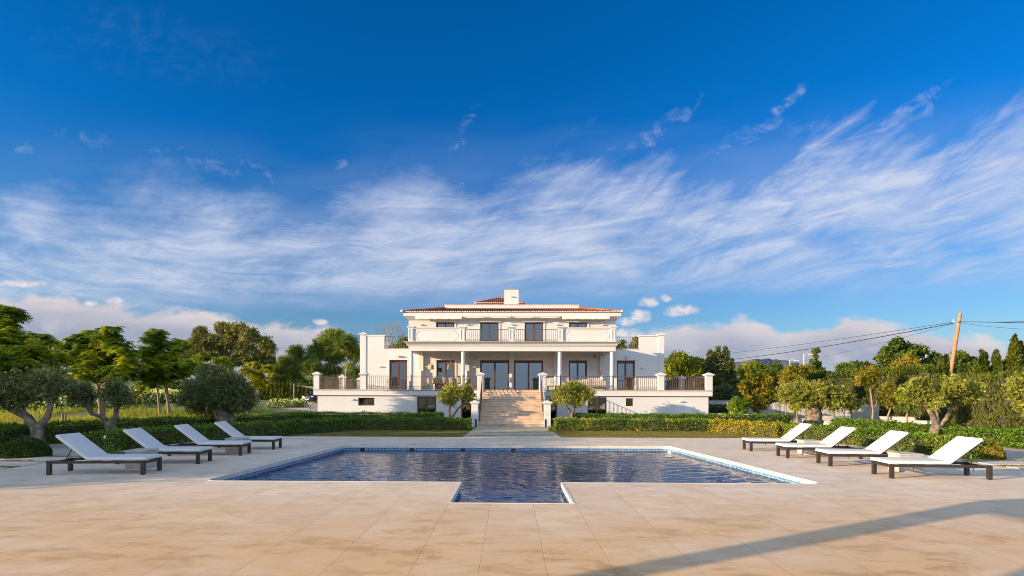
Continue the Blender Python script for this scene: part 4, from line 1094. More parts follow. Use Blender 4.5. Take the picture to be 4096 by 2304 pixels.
# street lamps beyond the right hedge
for px, pt, arm, lab in ((3160,1441,1,'white street lamp beyond the right hedge, left of the slender tree'),(3216,1417,1,'taller white street lamp beside the slender tree'),(3704,1406,-1,'white street lamp with arm to the left by the big leafy tree'),(3138,1478,1,'short pale lamp post low over the right hedge')):
    Ysl = 75.; t = PY(px, pt, Ysl); g = terr(t.x, Ysl)
    r = empty('street_lamp', (t.x, Ysl, g), lab, 'street lamp', 'street lamps beyond the right hedge')
    MB().tube([(t.x,Ysl,g-.2),(t.x,Ysl,t.z)], [.10,.065], 8).build('post', m_lampm, r)
    MB().tube([(t.x,Ysl,t.z),(t.x+arm*.35,Ysl,t.z+.12),(t.x+arm*.8,Ysl,t.z+.02)], .04, 6).build('arm', m_lampm, r)
    MB().box(t.x+arm*.6, t.x+arm*1.25, Ysl-.14, Ysl+.14, t.z-.14, t.z+.0).build('lamp_head', m_lampm, r, bevel=.03)
# low white walls and concrete panels on the right
def lowwall(name, pxa, Ya, pxb, Yb, z0, z1, th, mat, lab, cat='wall', cap=None, group=None):
    a, b = Vector((hx(pxa,Ya),Ya,0)), Vector((hx(pxb,Yb),Yb,0)); u = (b-a).normalized(); n = Vector((-u.y,u.x,0))*th
    mb = MB(); P = [a, b, b+n, a+n]; mb.prism([(p.x,p.y) for p in P], z0, z1)
    if cap:
        r = empty(name, (a.x,a.y,z0), lab, cat, group); mb.build('wall_body', mat, r)
        e = u*.03; k = n.normalized()*.03; P = [a-e-k, b+e-k, b+n+e+k, a+n-e+k]; MB().prism([(p.x,p.y) for p in P], z1+.001, z1+.05).build('coping', cap, r); return r
    return tagged(mb.build(name, mat), lab, cat, group)
lowwall('garden_wall', 3135, 35.5, 3232, 35.5, -.1, hz(1668,35.5)-.05, .3, m_white, 'low white garden wall left of the thick olive trunk', cap=m_coping)
lowwall('garden_wall', 3345, 34.5, 3752, 31.5, -.1, hz(1669,34.5)-.05, .3, m_white, 'long low white garden wall right of the thick olive trunk', cap=m_coping)
lowwall('garden_wall', 3520, 38., 3760, 36.5, -.1, hz(1663,38), .3, m_white, 'white wall strip behind the long low garden wall', cap=m_coping)
lowwall('garden_wall', 2836, 40.5, 2944, 44., -.1, hz(1602,42), .3, m_white, 'white wall strip among hedges right of the villa', cap=m_coping)
lowwall('garden_wall', 2836, 34.9, 2990, 33.5, -.3, hz(1656,34), .3, m_conc, 'low grey kerb wall running from the villa corner', cap=m_white)
for i, (a, b, ya, yb_) in enumerate(((2975,3118,41,40.6),(3120,3236,40.6,40.2),(3290,3378,40.,39.8),(3380,3517,39.8,39.2))):
    t = (1606,1608,1612,1614)[i]
    lowwall('concrete_panel', a, ya, b, yb_, -.1, hz(t,40.3), .15, m_conc, ['leftmost grey concrete wall panel behind the orange tree','grey concrete wall panel just left of the thick olive','grey concrete wall panel just right of the thick olive','rightmost grey concrete wall panel under the slim autumn tree'][i], 'concrete panel', group='concrete wall panels on the right')
sg = empty('garden_steps', (hx(3310,34), 34, 0), 'broad beige garden steps right of the thick olive trunk', 'steps')
mb = MB()
for i in range(3): mb.box(hx(3283,34), hx(3343,34), 33.2+.5*i, 35.5, -.05, .16+.15*i)
mb.build('step', m_slab, sg)
# folding white lounger by the villa's right end
Yl = 33.6; r = empty('folded_sunbed', (hx(2765,Yl), Yl, -.4), 'white low sunbed showing over the hedge at the right end of the villa wall', 'sunbed')
zt_ = hz(1651,Yl); MB().box(hx(2730,Yl), hx(2788,Yl), Yl, Yl+.6, zt_-.03, zt_).build('bed', m_cush, r)
for px, px2 in ((2735,2744),(2786,2776)): MB().bar((hx(px,Yl),Yl+.05,zt_-.03),(hx(px2,Yl),Yl+.05,-.45),.03).bar((hx(px,Yl),Yl+.55,zt_-.03),(hx(px2,Yl),Yl+.55,-.45),.03).build('leg', m_lampm, r)
# ================================================================== vegetation
rg = np.random.default_rng(7); rr = random.Random(11)
def unit(a): return a / np.maximum(np.linalg.norm(a, axis=1, keepdims=True), 1e-9)
def rdir(n): return unit(rg.normal(size=(n, 3)))
def leafquads(P, D, L, W, S=None):
    n = len(P); S = unit(np.cross(D, rdir(n))) if S is None else S
    L = np.broadcast_to(np.asarray(L, float).reshape(-1, 1), (n, 1)); W = np.broadcast_to(np.asarray(W, float).reshape(-1, 1), (n, 1))
    N = np.cross(D, S)
    V = np.stack([P - D*L*.5, P + S*W*.5 + N*W*.15, P + D*L*.5, P - S*W*.5 + N*W*.15], 1).reshape(-1, 3)
    return V, np.arange(4*n).reshape(-1, 4)
def join(parts):
    Vs, Qs, o = [], [], 0
    for V, Q in parts: Vs.append(V); Qs.append(Q + o); o += len(V)
    return np.concatenate(Vs), np.concatenate(Qs)
def clumps(blobs, per, spread, n, shell=(.45, 1.)):
    """leaf points gathered in clumps spread through each blob; blob = (centre, radii)"""
    vol = np.array([r[0]*r[1]*r[2] for c, r in blobs]) ** (2/3); vol /= vol.sum()
    Ps, Ds = [], []
    for (c, r), f in zip(blobs, vol):
        m = max(6, int(n*f)); k = max(3, int(m/per))
        cc = rdir(k) * (rg.uniform(shell[0], shell[1], (k, 1))) * np.array(r)
        i = rg.integers(0, k, m); s = spread * min(r)
        p = cc[i] + rg.normal(size=(m, 3)) * s * rg.uniform(.6, 1.3, k)[i][:, None]
        Ps.append(p + np.array(c)); Ds.append(unit(p / np.array(r) + 1e-6))
    return np.concatenate(Ps), np.concatenate(Ds)
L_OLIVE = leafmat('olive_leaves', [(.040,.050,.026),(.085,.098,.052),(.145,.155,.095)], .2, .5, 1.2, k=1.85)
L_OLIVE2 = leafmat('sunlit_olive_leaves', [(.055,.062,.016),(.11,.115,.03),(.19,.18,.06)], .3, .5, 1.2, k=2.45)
L_JAC = leafmat('jacaranda_leaflets', [(.010,.020,.004),(.040,.055,.007),(.102,.098,.010)], .45, .5, 1.0, mixn=.62, k=5.00)
L_JACY = leafmat('yellow_jacaranda_leaflets', [(.08,.10,.012),(.17,.165,.018),(.27,.22,.02)], .4, .5, .8, k=2.07)
L_EUC = leafmat('eucalyptus_leaves', [(.035,.042,.018),(.075,.078,.03),(.14,.12,.05)], .2, .5, .35, k=2.52)
L_PINE = leafmat('pine_needles', [(.022,.036,.010),(.050,.066,.016),(.10,.11,.03)], .2, .6, .4, k=3.30)
L_HEDGE = leafmat('glossy_hedge_leaves', [(.020,.046,.006),(.048,.090,.010),(.10,.145,.016)], .32, .42, 1.6, spec=.3, mixn=.35, k=2.09)
L_HEDGEY = leafmat('yellowing_hedge_leaves', [(.022,.050,.008),(.050,.090,.012),(.085,.125,.015),(.16,.165,.02),(.30,.22,.02)], .32, .42, .75, spec=.3, mixn=.55, k=2.10)
L_HEDGEG = leafmat('green_hedge_leaves', [(.020,.046,.006),(.050,.090,.010),(.085,.13,.014),(.14,.165,.018)], .32, .42, 1.1, spec=.3, mixn=.5, k=2.0)
L_YEL = leafmat('yellow_shrub_leaves', [(.08,.11,.015),(.22,.19,.02),(.36,.26,.025)], .3, .4, 1.5, k=1.56)
L_BOX = leafmat('box_leaves', [(.018,.03,.008),(.035,.05,.013),(.06,.075,.02)], .2, .5, 2., k=2.18)
L_BOXY = leafmat('golden_box_leaves', [(.06,.055,.012),(.12,.10,.02),(.18,.14,.03)], .2, .5, 2., k=1.82)
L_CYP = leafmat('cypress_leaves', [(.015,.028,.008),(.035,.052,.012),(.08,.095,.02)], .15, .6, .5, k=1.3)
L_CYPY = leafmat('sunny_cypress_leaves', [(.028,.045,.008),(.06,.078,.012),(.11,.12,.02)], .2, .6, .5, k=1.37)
L_BLUE = leafmat('blue_conifer_needles', [(.030,.042,.026),(.065,.075,.042),(.12,.125,.065)], .15, .6, .6, k=2.24)
L_AUT = leafmat('autumn_leaves', [(.06,.09,.012),(.13,.145,.018),(.25,.20,.022),(.36,.20,.03)], .4, .5, .9, k=1.26)
L_AUT2 = leafmat('russet_leaves', [(.07,.08,.015),(.15,.125,.02),(.24,.17,.03)], .35, .5, .9, k=1.71)
L_PEP = leafmat('pepper_tree_leaves', [(.055,.075,.012),(.11,.13,.018),(.19,.18,.03)], .35, .5, .5, k=1.95)
L_TREE = leafmat('broad_tree_leaves', [(.02,.035,.010),(.042,.062,.014),(.075,.095,.025)], .3, .45, .6, k=2.21)
L_GRASS = leafmat('meadow_blades', [(.085,.115,.02),(.15,.165,.035),(.25,.21,.07)], .35, .7, .25, k=1.78)
L_ROSE = leafmat('rose_leaves', [(.025,.045,.010),(.055,.08,.016),(.10,.12,.025)], .3, .5, .8, k=2.21)
m_petal = leafmat('white_petals', [(.72,.70,.60),(.82,.80,.72),(.84,.82,.78)], .3, .7, 1.)
def W2(px, py, Y): return PY(px, py, Y)
def shoots(blobs, n, per, L, rad, up, droop=0., out=.7, lo=.2):
    """leaves set along twigs that start inside each blob and grow out of it"""
    vol = np.array([r[0]*r[1]*r[2] for c, r in blobs]) ** (2/3); vol /= vol.sum(); Ps, Ds = [], []
    for (c, r), f in zip(blobs, vol):
        k = max(3, int(n*f/per)); o = rdir(k); st = np.array(c) + o*rg.uniform(lo, .72, (k,1))*np.array(r)
        d = unit(o*out + rdir(k)*.7 + np.array([0,0,up])); ln = np.minimum(L, .62*min(r)+.14)*rg.uniform(.5, 1.35, k)
        i = np.repeat(np.arange(k), per); t = rg.uniform(0, 1, len(i))
        p = st[i] + d[i]*(ln[i]*t)[:,None] + rg.normal(size=(len(i),3))*(rad*(1.15-.6*t))[:,None]; p[:,2] -= droop*ln[i]*t*t
        Ps.append(p); Ds.append(unit(d[i]*.75 + rdir(len(i))*.85 - np.array([0,0,droop*.6])))
    return np.concatenate(Ps), np.concatenate(Ds)
def px_blobs(bl, Y, dscale=.9, yj=.5):
    out = []
    for b in bl:
        px, py, rx_, ry_ = b[:4]; dy = (rr.random()-.5)*2*yj*rx_*Y/F
        c = W2(px, py, Y + dy); out.append((tuple(c), (rx_*Y/F, max(.25, rx_*Y/F*dscale), ry_*Y/F)))
    return out
def limb(mb, p, q, r0, r1, n=7, bend=.12):
    p, q = Vector(p), Vector(q); L = (q-p).length
    off = Vector((rr.uniform(-1,1), rr.uniform(-1,1), rr.uniform(-.2,.8))) * L * bend
    pts = []; k = 6
    for i in range(k+1):
        t = i/k; pts.append(p.lerp(q, t) + off*4*t*(1-t)*.5 + Vector((rr.uniform(-1,1), rr.uniform(-1,1), rr.uniform(-1,1)))*L*.012)
    mb.tube(pts, [r0 + (r1-r0)*i/k for i in range(k+1)], n, .06, rr)
def fronds(T, nf, L, droop=.5, pairs=7, lw=.035):
    """feathery compound leaves radiating from every twig tip"""
    n = len(T)*nf; base = np.repeat(T, nf, 0)
    az = rg.uniform(0, 2*np.pi, n); h = np.stack([np.cos(az), np.sin(az), np.zeros(n)], 1); Lf = L*rg.uniform(.65, 1.2, n); up = rg.uniform(-.05, .75, n)
    parts = []
    for j in range(pairs):
        t = (j+.6)/pairs
        p = base + h*(Lf*t)[:, None]; p[:, 2] += Lf*(up*t - droop*t*t)
        tan = h.copy(); tan[:, 2] = up - 2*droop*t; tan = unit(tan); side = unit(np.cross(tan, np.array([0,0,1.])))
        ll = L*.36*math.sin(math.pi*(.18+.75*t)) + .03
        for s in (-1, 1):
            D = unit(side*s + tan*.45 + np.array([0,0,-.35]) + rg.normal(size=(n,3))*.12)
            q = p + D*ll*.5
            parts.append(leafquads(q, D, np.full(n, ll), np.full(n, lw*1.6), unit(tan + rg.normal(size=(n,3))*.15)))
    return join(parts)
def tree(name, label, cat, Y, base, trunk, blobs, mat, n=6000, ls=.12, lw=.045, bark=None, per=90, spread=.30, kind='leaf', group=None, limbs=True, nlimb=None, dscale=.9, shell=(.45,1.), up=0., trunk_n=10, wob=.08, split=1, tk=None, shoot=None):
    """trunk: [(px, py, radius m)...] from the ground up; blobs: [(px, py, rx, ry)...] in photo pixels at distance Y"""
    bark = bark or m_bark
    b = W2(base[0], base[1], Y) if len(base) == 2 else Vector(base)
    gz = terr(b.x, Y); b.z = gz
    r = empty(name, tuple(b), label, cat, group)
    tm = MB(); pts = [Vector((b.x, Y, gz-.08))] + [W2(px, py, Y) for px, py, _ in trunk]
    rad = [trunk[0][2]*1.25] + [t[2] for t in trunk]
    fine, fr_ = [pts[0]], [rad[0]]
    for i in range(len(pts)-1):
        for k in (1, 2, 3):
            t = k/3; fine.append(pts[i].lerp(pts[i+1], t) + Vector((rr.uniform(-1,1), rr.uniform(-1,1), 0))*rad[i+1]*.12); fr_.append(rad[i]+(rad[i+1]-rad[i])*t)
    tm.tube(fine, fr_, trunk_n, wob, rr)
    B = px_blobs(blobs, Y, dscale); top = pts[-1]; r1 = rad[-1]
    if limbs:
        sel = B if nlimb is None else B[:nlimb]
        for c, rd in sel:
            q = Vector(c); limb(tm, top - Vector((0,0,r1*.4)), q, r1*.62, max(.012, r1*.16))
            for _ in range(4):
                e = q + Vector([rr.uniform(-.7,.7)*x for x in rd]); limb(tm, top.lerp(q, rr.uniform(.55,1.)), e, max(.016, r1*.2), .006, 5)
    for ex in (tk or []):       # extra limbs given as pixel paths [(px,py,r)...]
        q = [W2(px, py, Y) for px, py, _ in ex]; tm.tube(q, [e[2] for e in ex], 9, wob, rr)
    tm.build('trunk', bark, r, smooth=True)
    if kind == 'frond':
        k = max(60, int(n/(4.2*14)*.95)); P, D = shoots(B, k, 6, 1.15, .05, .55, .15, .8, .1); V, Q = fronds(P, 4, ls*.82, droop=.62, lw=lw)
        tw = MB()
    elif shoot:
        P, D2 = shoots(B, n, *shoot); m = len(P)
        V, Q = leafquads(P, D2, ls*rg.uniform(.7,1.35,m), lw*rg.uniform(.7,1.3,m))
    else:
        P, D = clumps(B, per, spread, n, shell); m = len(P)
        D2 = unit(D*.7 + rdir(m)*.8 + np.array([0,0,up]))
        V, Q = leafquads(P, D2, ls*rg.uniform(.7,1.35,m), lw*rg.uniform(.7,1.3,m))
    np_mesh('crown', V, Q, mat, r)
    return r
# ------------------------------------------------------------------ olives
OLV = dict(name='olive_tree', cat='olive tree', bark=m_obark, ls=.115, lw=.038, shoot=(16, .45, .04, .35))
tree(label='grey-green olive tree with a forked trunk at the left edge beside the ball shrub', Y=17.3, base=(152,1800), trunk=[(150,1760,.20),(146,1712,.17)], limbs=False,
     blobs=[(45,1560,75,55),(125,1535,80,50),(215,1520,65,45),(10,1605,50,35),(225,1562,45,38),(110,1590,70,32),(170,1560,55,40)], mat=L_OLIVE, n=12500,
     tk=[[(143,1716,.14),(115,1672,.12),(70,1650,.09),(10,1625,.05)],[(110,1668,.09),(90,1640,.07),(80,1600,.05),(60,1560,.03)],[(152,1712,.13),(190,1668,.09),(204,1620,.07),(210,1570,.05),(215,1530,.02)],[(204,1620,.05),(180,1580,.03),(140,1540,.02)]], **OLV)
tree(label='dark bare-limbed olive tree with a V-shaped fork behind the two nearest left loungers', Y=19.6, base=(455,1772), trunk=[(448,1735,.22),(436,1690,.15)], limbs=False,
     blobs=[(310,1582,42,34),(355,1600,36,26),(460,1560,44,34),(500,1585,38,28),(290,1555,28,22),(330,1555,40,22),(430,1585,30,22),(475,1600,40,22)], mat=L_OLIVE, n=7000,
     tk=[[(434,1695,.12),(408,1668,.09),(368,1655,.08),(348,1618,.07),(312,1578,.04)],[(440,1695,.12),(462,1668,.09),(466,1632,.08),(450,1590,.06),(440,1560,.03)],[(466,1636,.06),(488,1590,.04),(500,1570,.02)],[(350,1622,.05),(360,1590,.03)]], **OLV)
tree(label='large dome-shaped dark olive tree with a thick twisted trunk on the left', Y=25, base=(918,1706), trunk=[(912,1690,.40),(896,1668,.34),(884,1648,.40),(872,1628,.36)], trunk_n=14, wob=.16,
     blobs=[(870,1575,120,70),(780,1580,65,60),(962,1578,62,66),(870,1515,85,42),(835,1490,42,28),(930,1530,62,40),(800,1625,65,32),(940,1625,70,32),(750,1605,32,34),(1000,1600,28,40),(880,1640,80,24)], mat=L_OLIVE, n=40000, **OLV)
tree(label='small olive tree with two thin trunks in front of the villa left of the staircase', Y=31.5, base=(1806,1695), trunk=[(1802,1664,.11)], limbs=False,
     blobs=[(1790,1575,32,30),(1815,1560,26,20),(1840,1575,20,25),(1878,1580,24,26),(1885,1610,18,22),(1805,1605,30,18),(1862,1560,18,16),(1770,1590,16,20)], mat=L_OLIVE2, n=9000,
     tk=[[(1800,1668,.09),(1797,1640,.07),(1805,1610,.055),(1800,1575,.03)],[(1806,1672,.07),(1828,1640,.055),(1852,1615,.04),(1875,1585,.02)]], **OLV)
tree(label='round olive tree in front of the villa right of the staircase', Y=31.2, base=(2288,1695), trunk=[(2288,1668,.12),(2290,1650,.12)], limbs=False,
     blobs=[(2240,1575,30,26),(2280,1560,40,24),(2320,1570,36,26),(2345,1585,26,22),(2260,1600,38,20),(2310,1608,36,20),(2225,1600,18,18),(2300,1545,30,14),(2360,1575,16,12)], mat=L_OLIVE2, n=13000,
     tk=[[(2286,1655,.075),(2270,1632,.06),(2255,1605,.045),(2245,1580,.02)],[(2292,1655,.085),(2296,1630,.07),(2305,1600,.05),(2310,1560,.025)]], **OLV)
tree(label='old olive tree with a very thick gnarled trunk behind the right hedge', Y=32., base=(3252,1706), trunk=[(3250,1696,.56),(3254,1672,.43),(3250,1645,.38),(3254,1622,.27),(3252,1600,.2)], trunk_n=18, wob=.2,
     blobs=[(3150,1570,38,30),(3195,1555,44,28),(3260,1558,55,32),(3320,1572,48,34),(3368,1598,42,34),(3180,1600,48,28),(3260,1600,50,28),(3330,1622,42,22),(3230,1618,30,14),(3280,1620,28,14),(3395,1618,26,22),(3130,1590,20,20)], mat=L_OLIVE2, n=26000, **OLV)
tree(label='yellowish olive tree with a forked pale trunk behind the nearest right loungers', Y=22.6, base=(3728,1765), trunk=[(3732,1742,.20),(3748,1700,.16)], limbs=False,
     blobs=[(3650,1562,34,26),(3700,1580,44,30),(3760,1575,40,34),(3822,1545,44,30),(3880,1572,38,28),(3858,1598,34,20),(3740,1608,44,22),(3690,1535,34,18),(3640,1600,22,18),(3905,1558,24,18),(3800,1600,38,20)], mat=L_OLIVE2, n=15000,
     tk=[[(3745,1705,.13),(3728,1660,.10),(3710,1632,.07),(3680,1590,.03)],[(3748,1702,.10),(3745,1650,.08),(3748,1600,.05),(3752,1565,.02)],[(3752,1712,.11),(3785,1675,.085),(3802,1640,.075),(3818,1612,.05),(3835,1560,.025)]], **OLV)
tree(label='yellowish olive tree cut off by the right frame edge', Y=18.6, base=(4150,1800), trunk=[(4140,1740,.17),(4120,1660,.14)], limbs=True,
     blobs=[(4070,1540,32,28),(4110,1550,50,40),(4085,1590,32,26),(4110,1630,40,28),(4160,1570,50,50),(4060,1575,18,14)], mat=L_OLIVE2, n=9000, **OLV)
# ------------------------------------------------------------------ jacarandas
JAC = dict(name='jacaranda_tree', cat='tree', bark=m_pbark, kind='frond', group='feathery trees on the left')
tree(label='tall feathery tree cut off by the left frame edge', Y=22.5, base=(-40,1720), trunk=[(-40,1560,.13),(-10,1480,.11)], blobs=[(10,1285,90,62),(60,1375,95,60),(195,1365,30,42),(120,1440,110,50),(205,1440,48,38),(20,1470,80,50),(-60,1400,70,90),(150,1480,70,40)], mat=L_JAC, n=44000, ls=.60, lw=.05, **JAC)
tree(label='feathery tree with a Y-shaped trunk behind the bare-limbed olive', Y=26.5, base=(404,1690), trunk=[(402,1640,.10),(398,1590,.09),(390,1538,.08)], limbs=True,
     blobs=[(300,1400,62,36),(425,1365,52,45),(485,1400,42,38),(400,1430,115,48),(262,1440,45,28),(515,1450,40,40),(325,1352,40,24),(430,1320,26,16),(480,1500,58,36),(350,1490,75,38),(240,1425,26,16)], mat=L_JAC, n=50000, ls=.58, lw=.05, **JAC)
tree(label='feathery tree with two slim stems left of the dome-shaped olive', Y=28.5, base=(680,1690), trunk=[(676,1640,.09),(662,1535,.08)], limbs=True,
     blobs=[(630,1360,45,26),(698,1392,46,38),(600,1420,42,38),(722,1445,40,40),(640,1460,70,42),(600,1500,48,40),(690,1505,50,30),(620,1338,20,12),(752,1465,22,32)], mat=L_JAC, n=38000, ls=.58, lw=.05, tk=[[(643,1690,.07),(634,1600,.06),(628,1530,.04)]], **JAC)
tree(label='small bright yellow-green feathery tree behind the dome-shaped olive', Y=42, base=(1000,1645), trunk=[(999,1600,.09),(1002,1540,.07)], limbs=True,
     blobs=[(985,1480,26,16),(1020,1465,30,16),(1065,1480,36,16),(1030,1508,56,24),(1090,1502,22,16),(1022,1540,32,18),(1060,1530,34,16)], mat=L_JACY, n=20000, ls=.50, lw=.06, **JAC)
tree(label='feathery green tree low behind the dome-shaped olive crown', Y=44, base=(830,1640), trunk=[(830,1600,.09),(832,1540,.08)], limbs=True,
     blobs=[(815,1440,40,24),(880,1448,45,22),(800,1480,44,28),(865,1480,56,26),(920,1460,28,18),(830,1510,60,26)], mat=L_JAC, n=22000, ls=.52, lw=.06, **JAC)
# ------------------------------------------------------------------ far trees on the left
tree(name='eucalyptus_tree', label='big broad eucalyptus tree against the clouds on the left', cat='tree', Y=100, base=(930,1600), trunk=[(930,1560,.6),(925,1480,.5),(920,1440,.45)], bark=m_pbark,
     blobs=[(804,1335,32,26),(898,1315,38,22),(958,1316,36,20),(1000,1340,36,24),(1055,1372,26,26),(1077,1390,20,18),(788,1374,32,28),(848,1366,42,26),(917,1366,50,28),(972,1388,50,28),(793,1408,36,22),(862,1415,52,22),(945,1432,52,22),(1014,1424,44,24),(1050,1428,32,20),(775,1440,25,20),(1075,1440,20,14)], mat=L_EUC, n=46000, ls=.52, lw=.2, shoot=(30, 1.6, .34, .1, .4))
PIN = dict(name='pine_tree', cat='pine tree', bark=m_pbark, ls=.56, lw=.085, shoot=(30, 1.9, .28, .55))
tree(label='tall pine tree just left of the villa', Y=104, base=(1335,1600), trunk=[(1332,1540,.3),(1330,1470,.25),(1325,1420,.2)],
     blobs=[(1332,1345,40,28),(1290,1385,46,34),(1385,1375,46,36),(1258,1420,40,34),(1340,1425,62,36),(1418,1420,28,50),(1245,1475,50,34),(1320,1500,70,40),(1405,1500,44,44),(1290,1545,60,30),(1380,1550,50,30)], mat=L_PINE, n=70000, **PIN)
tree(label='lower pine tree to the left of the tall pine', Y=108, base=(1170,1600), trunk=[(1170,1550,.25),(1172,1490,.2)],
     blobs=[(1185,1412,36,26),(1140,1450,36,24),(1205,1462,46,32),(1125,1490,44,30),(1180,1505,56,34),(1095,1470,26,20),(1120,1530,60,26),(1200,1540,50,26)], mat=L_PINE, n=40000, **PIN)
tree(name='round_tree', label='dark rounded tree crown seen through the left roof rail', cat='tree', Y=62, base=(1610,1560), trunk=[(1610,1500,.2),(1608,1420,.15)], blobs=[(1615,1372,22,16),(1590,1390,28,16),(1640,1390,22,20)], mat=L_PINE, n=7000, ls=.3, lw=.12)
# bare tree behind the left roof terrace
def bare_tree():
    Y = 55.; b = W2(1556, 1600, Y); b.z = terr(b.x, Y); r = empty('bare_tree', tuple(b), 'leafless pale tree rising behind the left roof terrace rail', 'bare tree'); mb = MB()
    def grow(p, d, L, rad, lev):
        q = p + d*L; limb(mb, p, q, rad, rad*.62, 5, .10)
        if lev == 0: return
        for _ in range(3 if lev > 1 else 3):
            e = (d + Vector((rr.uniform(-.75,.75), rr.uniform(-.6,.6), rr.uniform(-.15,.5)))).normalized()
            grow(p.lerp(q, rr.uniform(.6,1.)), e, L*rr.uniform(.58,.8), rad*.58, lev-1)
    f = W2(1556,1400,Y); mb.tube([b, f], [.12,.09], 7)
    for px, py, L in ((1535,1340,1.5),(1575,1330,1.6),(1556,1350,1.4),(1600,1360,1.5)):
        d = (W2(px,py,Y)-f); d.y = rr.uniform(-.5,.5); grow(f, d.normalized(), L*.85, .042, 4)
    mb.build('trunk', M('pale_bark', (.24,.19,.15), (.33,.27,.22), 8, .8), r)
bare_tree()
# ------------------------------------------------------------------ right side trees
tree(name='pepper_tree', label='bright green rounded tree just right of the villa', cat='tree', Y=62, base=(2725,1600), trunk=[(2725,1540,.25),(2722,1490,.2)], blobs=[(2715,1432,44,22),(2690,1460,34,36),(2752,1462,44,34),(2705,1500,46,28),(2765,1505,44,24),(2792,1475,22,24),(2680,1500,20,30)], mat=L_PEP, n=24000, ls=.36, lw=.12, shoot=(24, 1.4, .2, .1, .9))
tree(name='yucca_plant', label='dark spiky yucca thicket between the rounded tree and the conifer', cat='yucca', Y=66, base=(2800,1600), trunk=[(2800,1540,.2),(2795,1470,.15)], blobs=[(2765,1440,7,6),(2786,1440,7,6),(2806,1446,7,6),(2790,1475,26,18),(2805,1500,26,20)], mat=L_TREE, n=7000, ls=.8, lw=.08, per=80, spread=.6, shell=(0,.5))
def spire(pxs, Y, mat, name, label, cat, base, n, ls, lw, group=None, droop=-.3, lay=1.):
    """conical conifer: (apex px, apex py, half width px at the foot, foot py) per spire"""
    b = W2(base[0], base[1], Y); b.z = terr(b.x, Y); r = empty(name, tuple(b), label, cat, group); tm = MB(); parts = []
    for ax, ay, hw, fy in pxs:
        A = W2(ax, ay, Y); Bz = W2(ax, fy, Y).z; w = hw*Y/F; Ht = A.z-Bz
        off = rr.uniform(-.3,.3)*w
        tm.tube([(A.x,Y+off,min(Bz,b.z)),(A.x,Y+off,Bz+.01),(A.x,Y+off,A.z-.15)], [w*.10,w*.09,.015], 7)
        m = int(n*hw/sum(p[2] for p in pxs)); k = max(8, int(m/35))
        t = rg.uniform(0,1,k)**.8; az = rg.uniform(0,2*np.pi,k); rad = w*(t**.85)*rg.uniform(.35,1.05,k)*lay
        cc = np.stack([A.x+np.cos(az)*rad, Y+off+np.sin(az)*rad, A.z - t*Ht + rg.normal(size=k)*.1], 1)
        i = rg.integers(0,k,m); p = cc[i] + rg.normal(size=(m,3))*np.array([1,1,1.])*(.05+.16*w*(t[i]**.6))[:,None]
        o = np.stack([np.cos(az[i]), np.sin(az[i]), np.full(m, droop)], 1)
        D = unit(o + rdir(m)*.6); parts.append(leafquads(p, D, ls*rg.uniform(.6,1.3,m), lw*rg.uniform(.7,1.3,m)))
    tm.build('trunk', m_bark, r); V, Q = join(parts); np_mesh('crown', V, Q, mat, r); return r
spire([(2843,1400,26,1525),(2876,1385,30,1535),(2903,1391,30,1530),(2925,1440,18,1530),(2828,1450,12,1520)], 60, L_BLUE, 'conifer_tree', 'grey-green conifer with three pointed tops right of the villa', 'conifer', (2880,1600), 26000, .40, .13, droop=-.1)
tree(name='pepper_tree', label='soft grey-green tree behind the orange autumn tree', cat='tree', Y=70, base=(3015,1600), trunk=[(3015,1540,.2),(3015,1500,.15)], blobs=[(2975,1480,24,22),(3015,1466,30,20),(3055,1478,24,20),(3010,1500,50,24),(3040,1505,40,20)], mat=L_PEP, n=13000, ls=.34, lw=.10, shoot=(24, 1.4, .2, .1, .9))
tree(name='broadleaf_tree', label='small dark tree with a tuft on top left of the street lamps', cat='tree', Y=60, base=(3110,1580), trunk=[(3110,1520,.12),(3109,1450,.05)], blobs=[(3110,1474,22,14),(3108,1447,6,5),(3098,1495,24,14),(3125,1490,18,14)], mat=L_TREE, n=6000, ls=.3, lw=.14)
tree(name='slender_tree', label='slender dark tree with sparse tufts beside the taller street lamp', cat='tree', Y=55, base=(3262,1580), trunk=[(3262,1520,.12),(3262,1440,.08),(3264,1405,.03)], blobs=[(3264,1405,10,10),(3262,1424,7,7),(3256,1448,17,9),(3272,1460,10,8),(3284,1482,18,9),(3250,1475,14,8),(3265,1495,28,12)], mat=L_TREE, n=6500, ls=.28, lw=.12, per=40)
tree(name='carob_tree', label='leafy dark green tree with open branches left of the utility pole', cat='tree', Y=46, base=(3620,1600), trunk=[(3620,1540,.2),(3622,1480,.17)],
     blobs=[(3588,1374,24,13),(3556,1408,32,15),(3640,1400,34,17),(3680,1408,26,14),(3540,1440,28,16),(3618,1438,50,22),(3722,1446,18,10),(3735,1424,9,7),(3600,1478,64,24),(3690,1465,30,16)], mat=L_TREE, n=16000, ls=.26, lw=.13, shoot=(14, .9, .14, .35))
tree(name='broadleaf_tree', label='low tree line crown left of the leafy dark green tree', cat='tree', Y=52, base=(3420,1600), trunk=[(3420,1540,.15),(3420,1500,.12)], blobs=[(3378,1474,26,13),(3420,1466,24,12),(3470,1474,28,12),(3420,1490,60,16),(3500,1480,20,10)], mat=L_TREE, n=9000, ls=.28, lw=.13, shoot=(14, .9, .15, .35))
tree(name='broadleaf_tree', label='dark leafy tree just right of the utility pole', cat='tree', Y=52, base=(3850,1600), trunk=[(3850,1540,.15),(3850,1490,.12)], blobs=[(3840,1430,26,12),(3870,1448,28,14),(3825,1465,34,16),(3900,1460,18,10),(3860,1480,44,16),(3755,1475,30,14)], mat=L_TREE, n=9000, ls=.28, lw=.13, shoot=(14, .9, .15, .35))
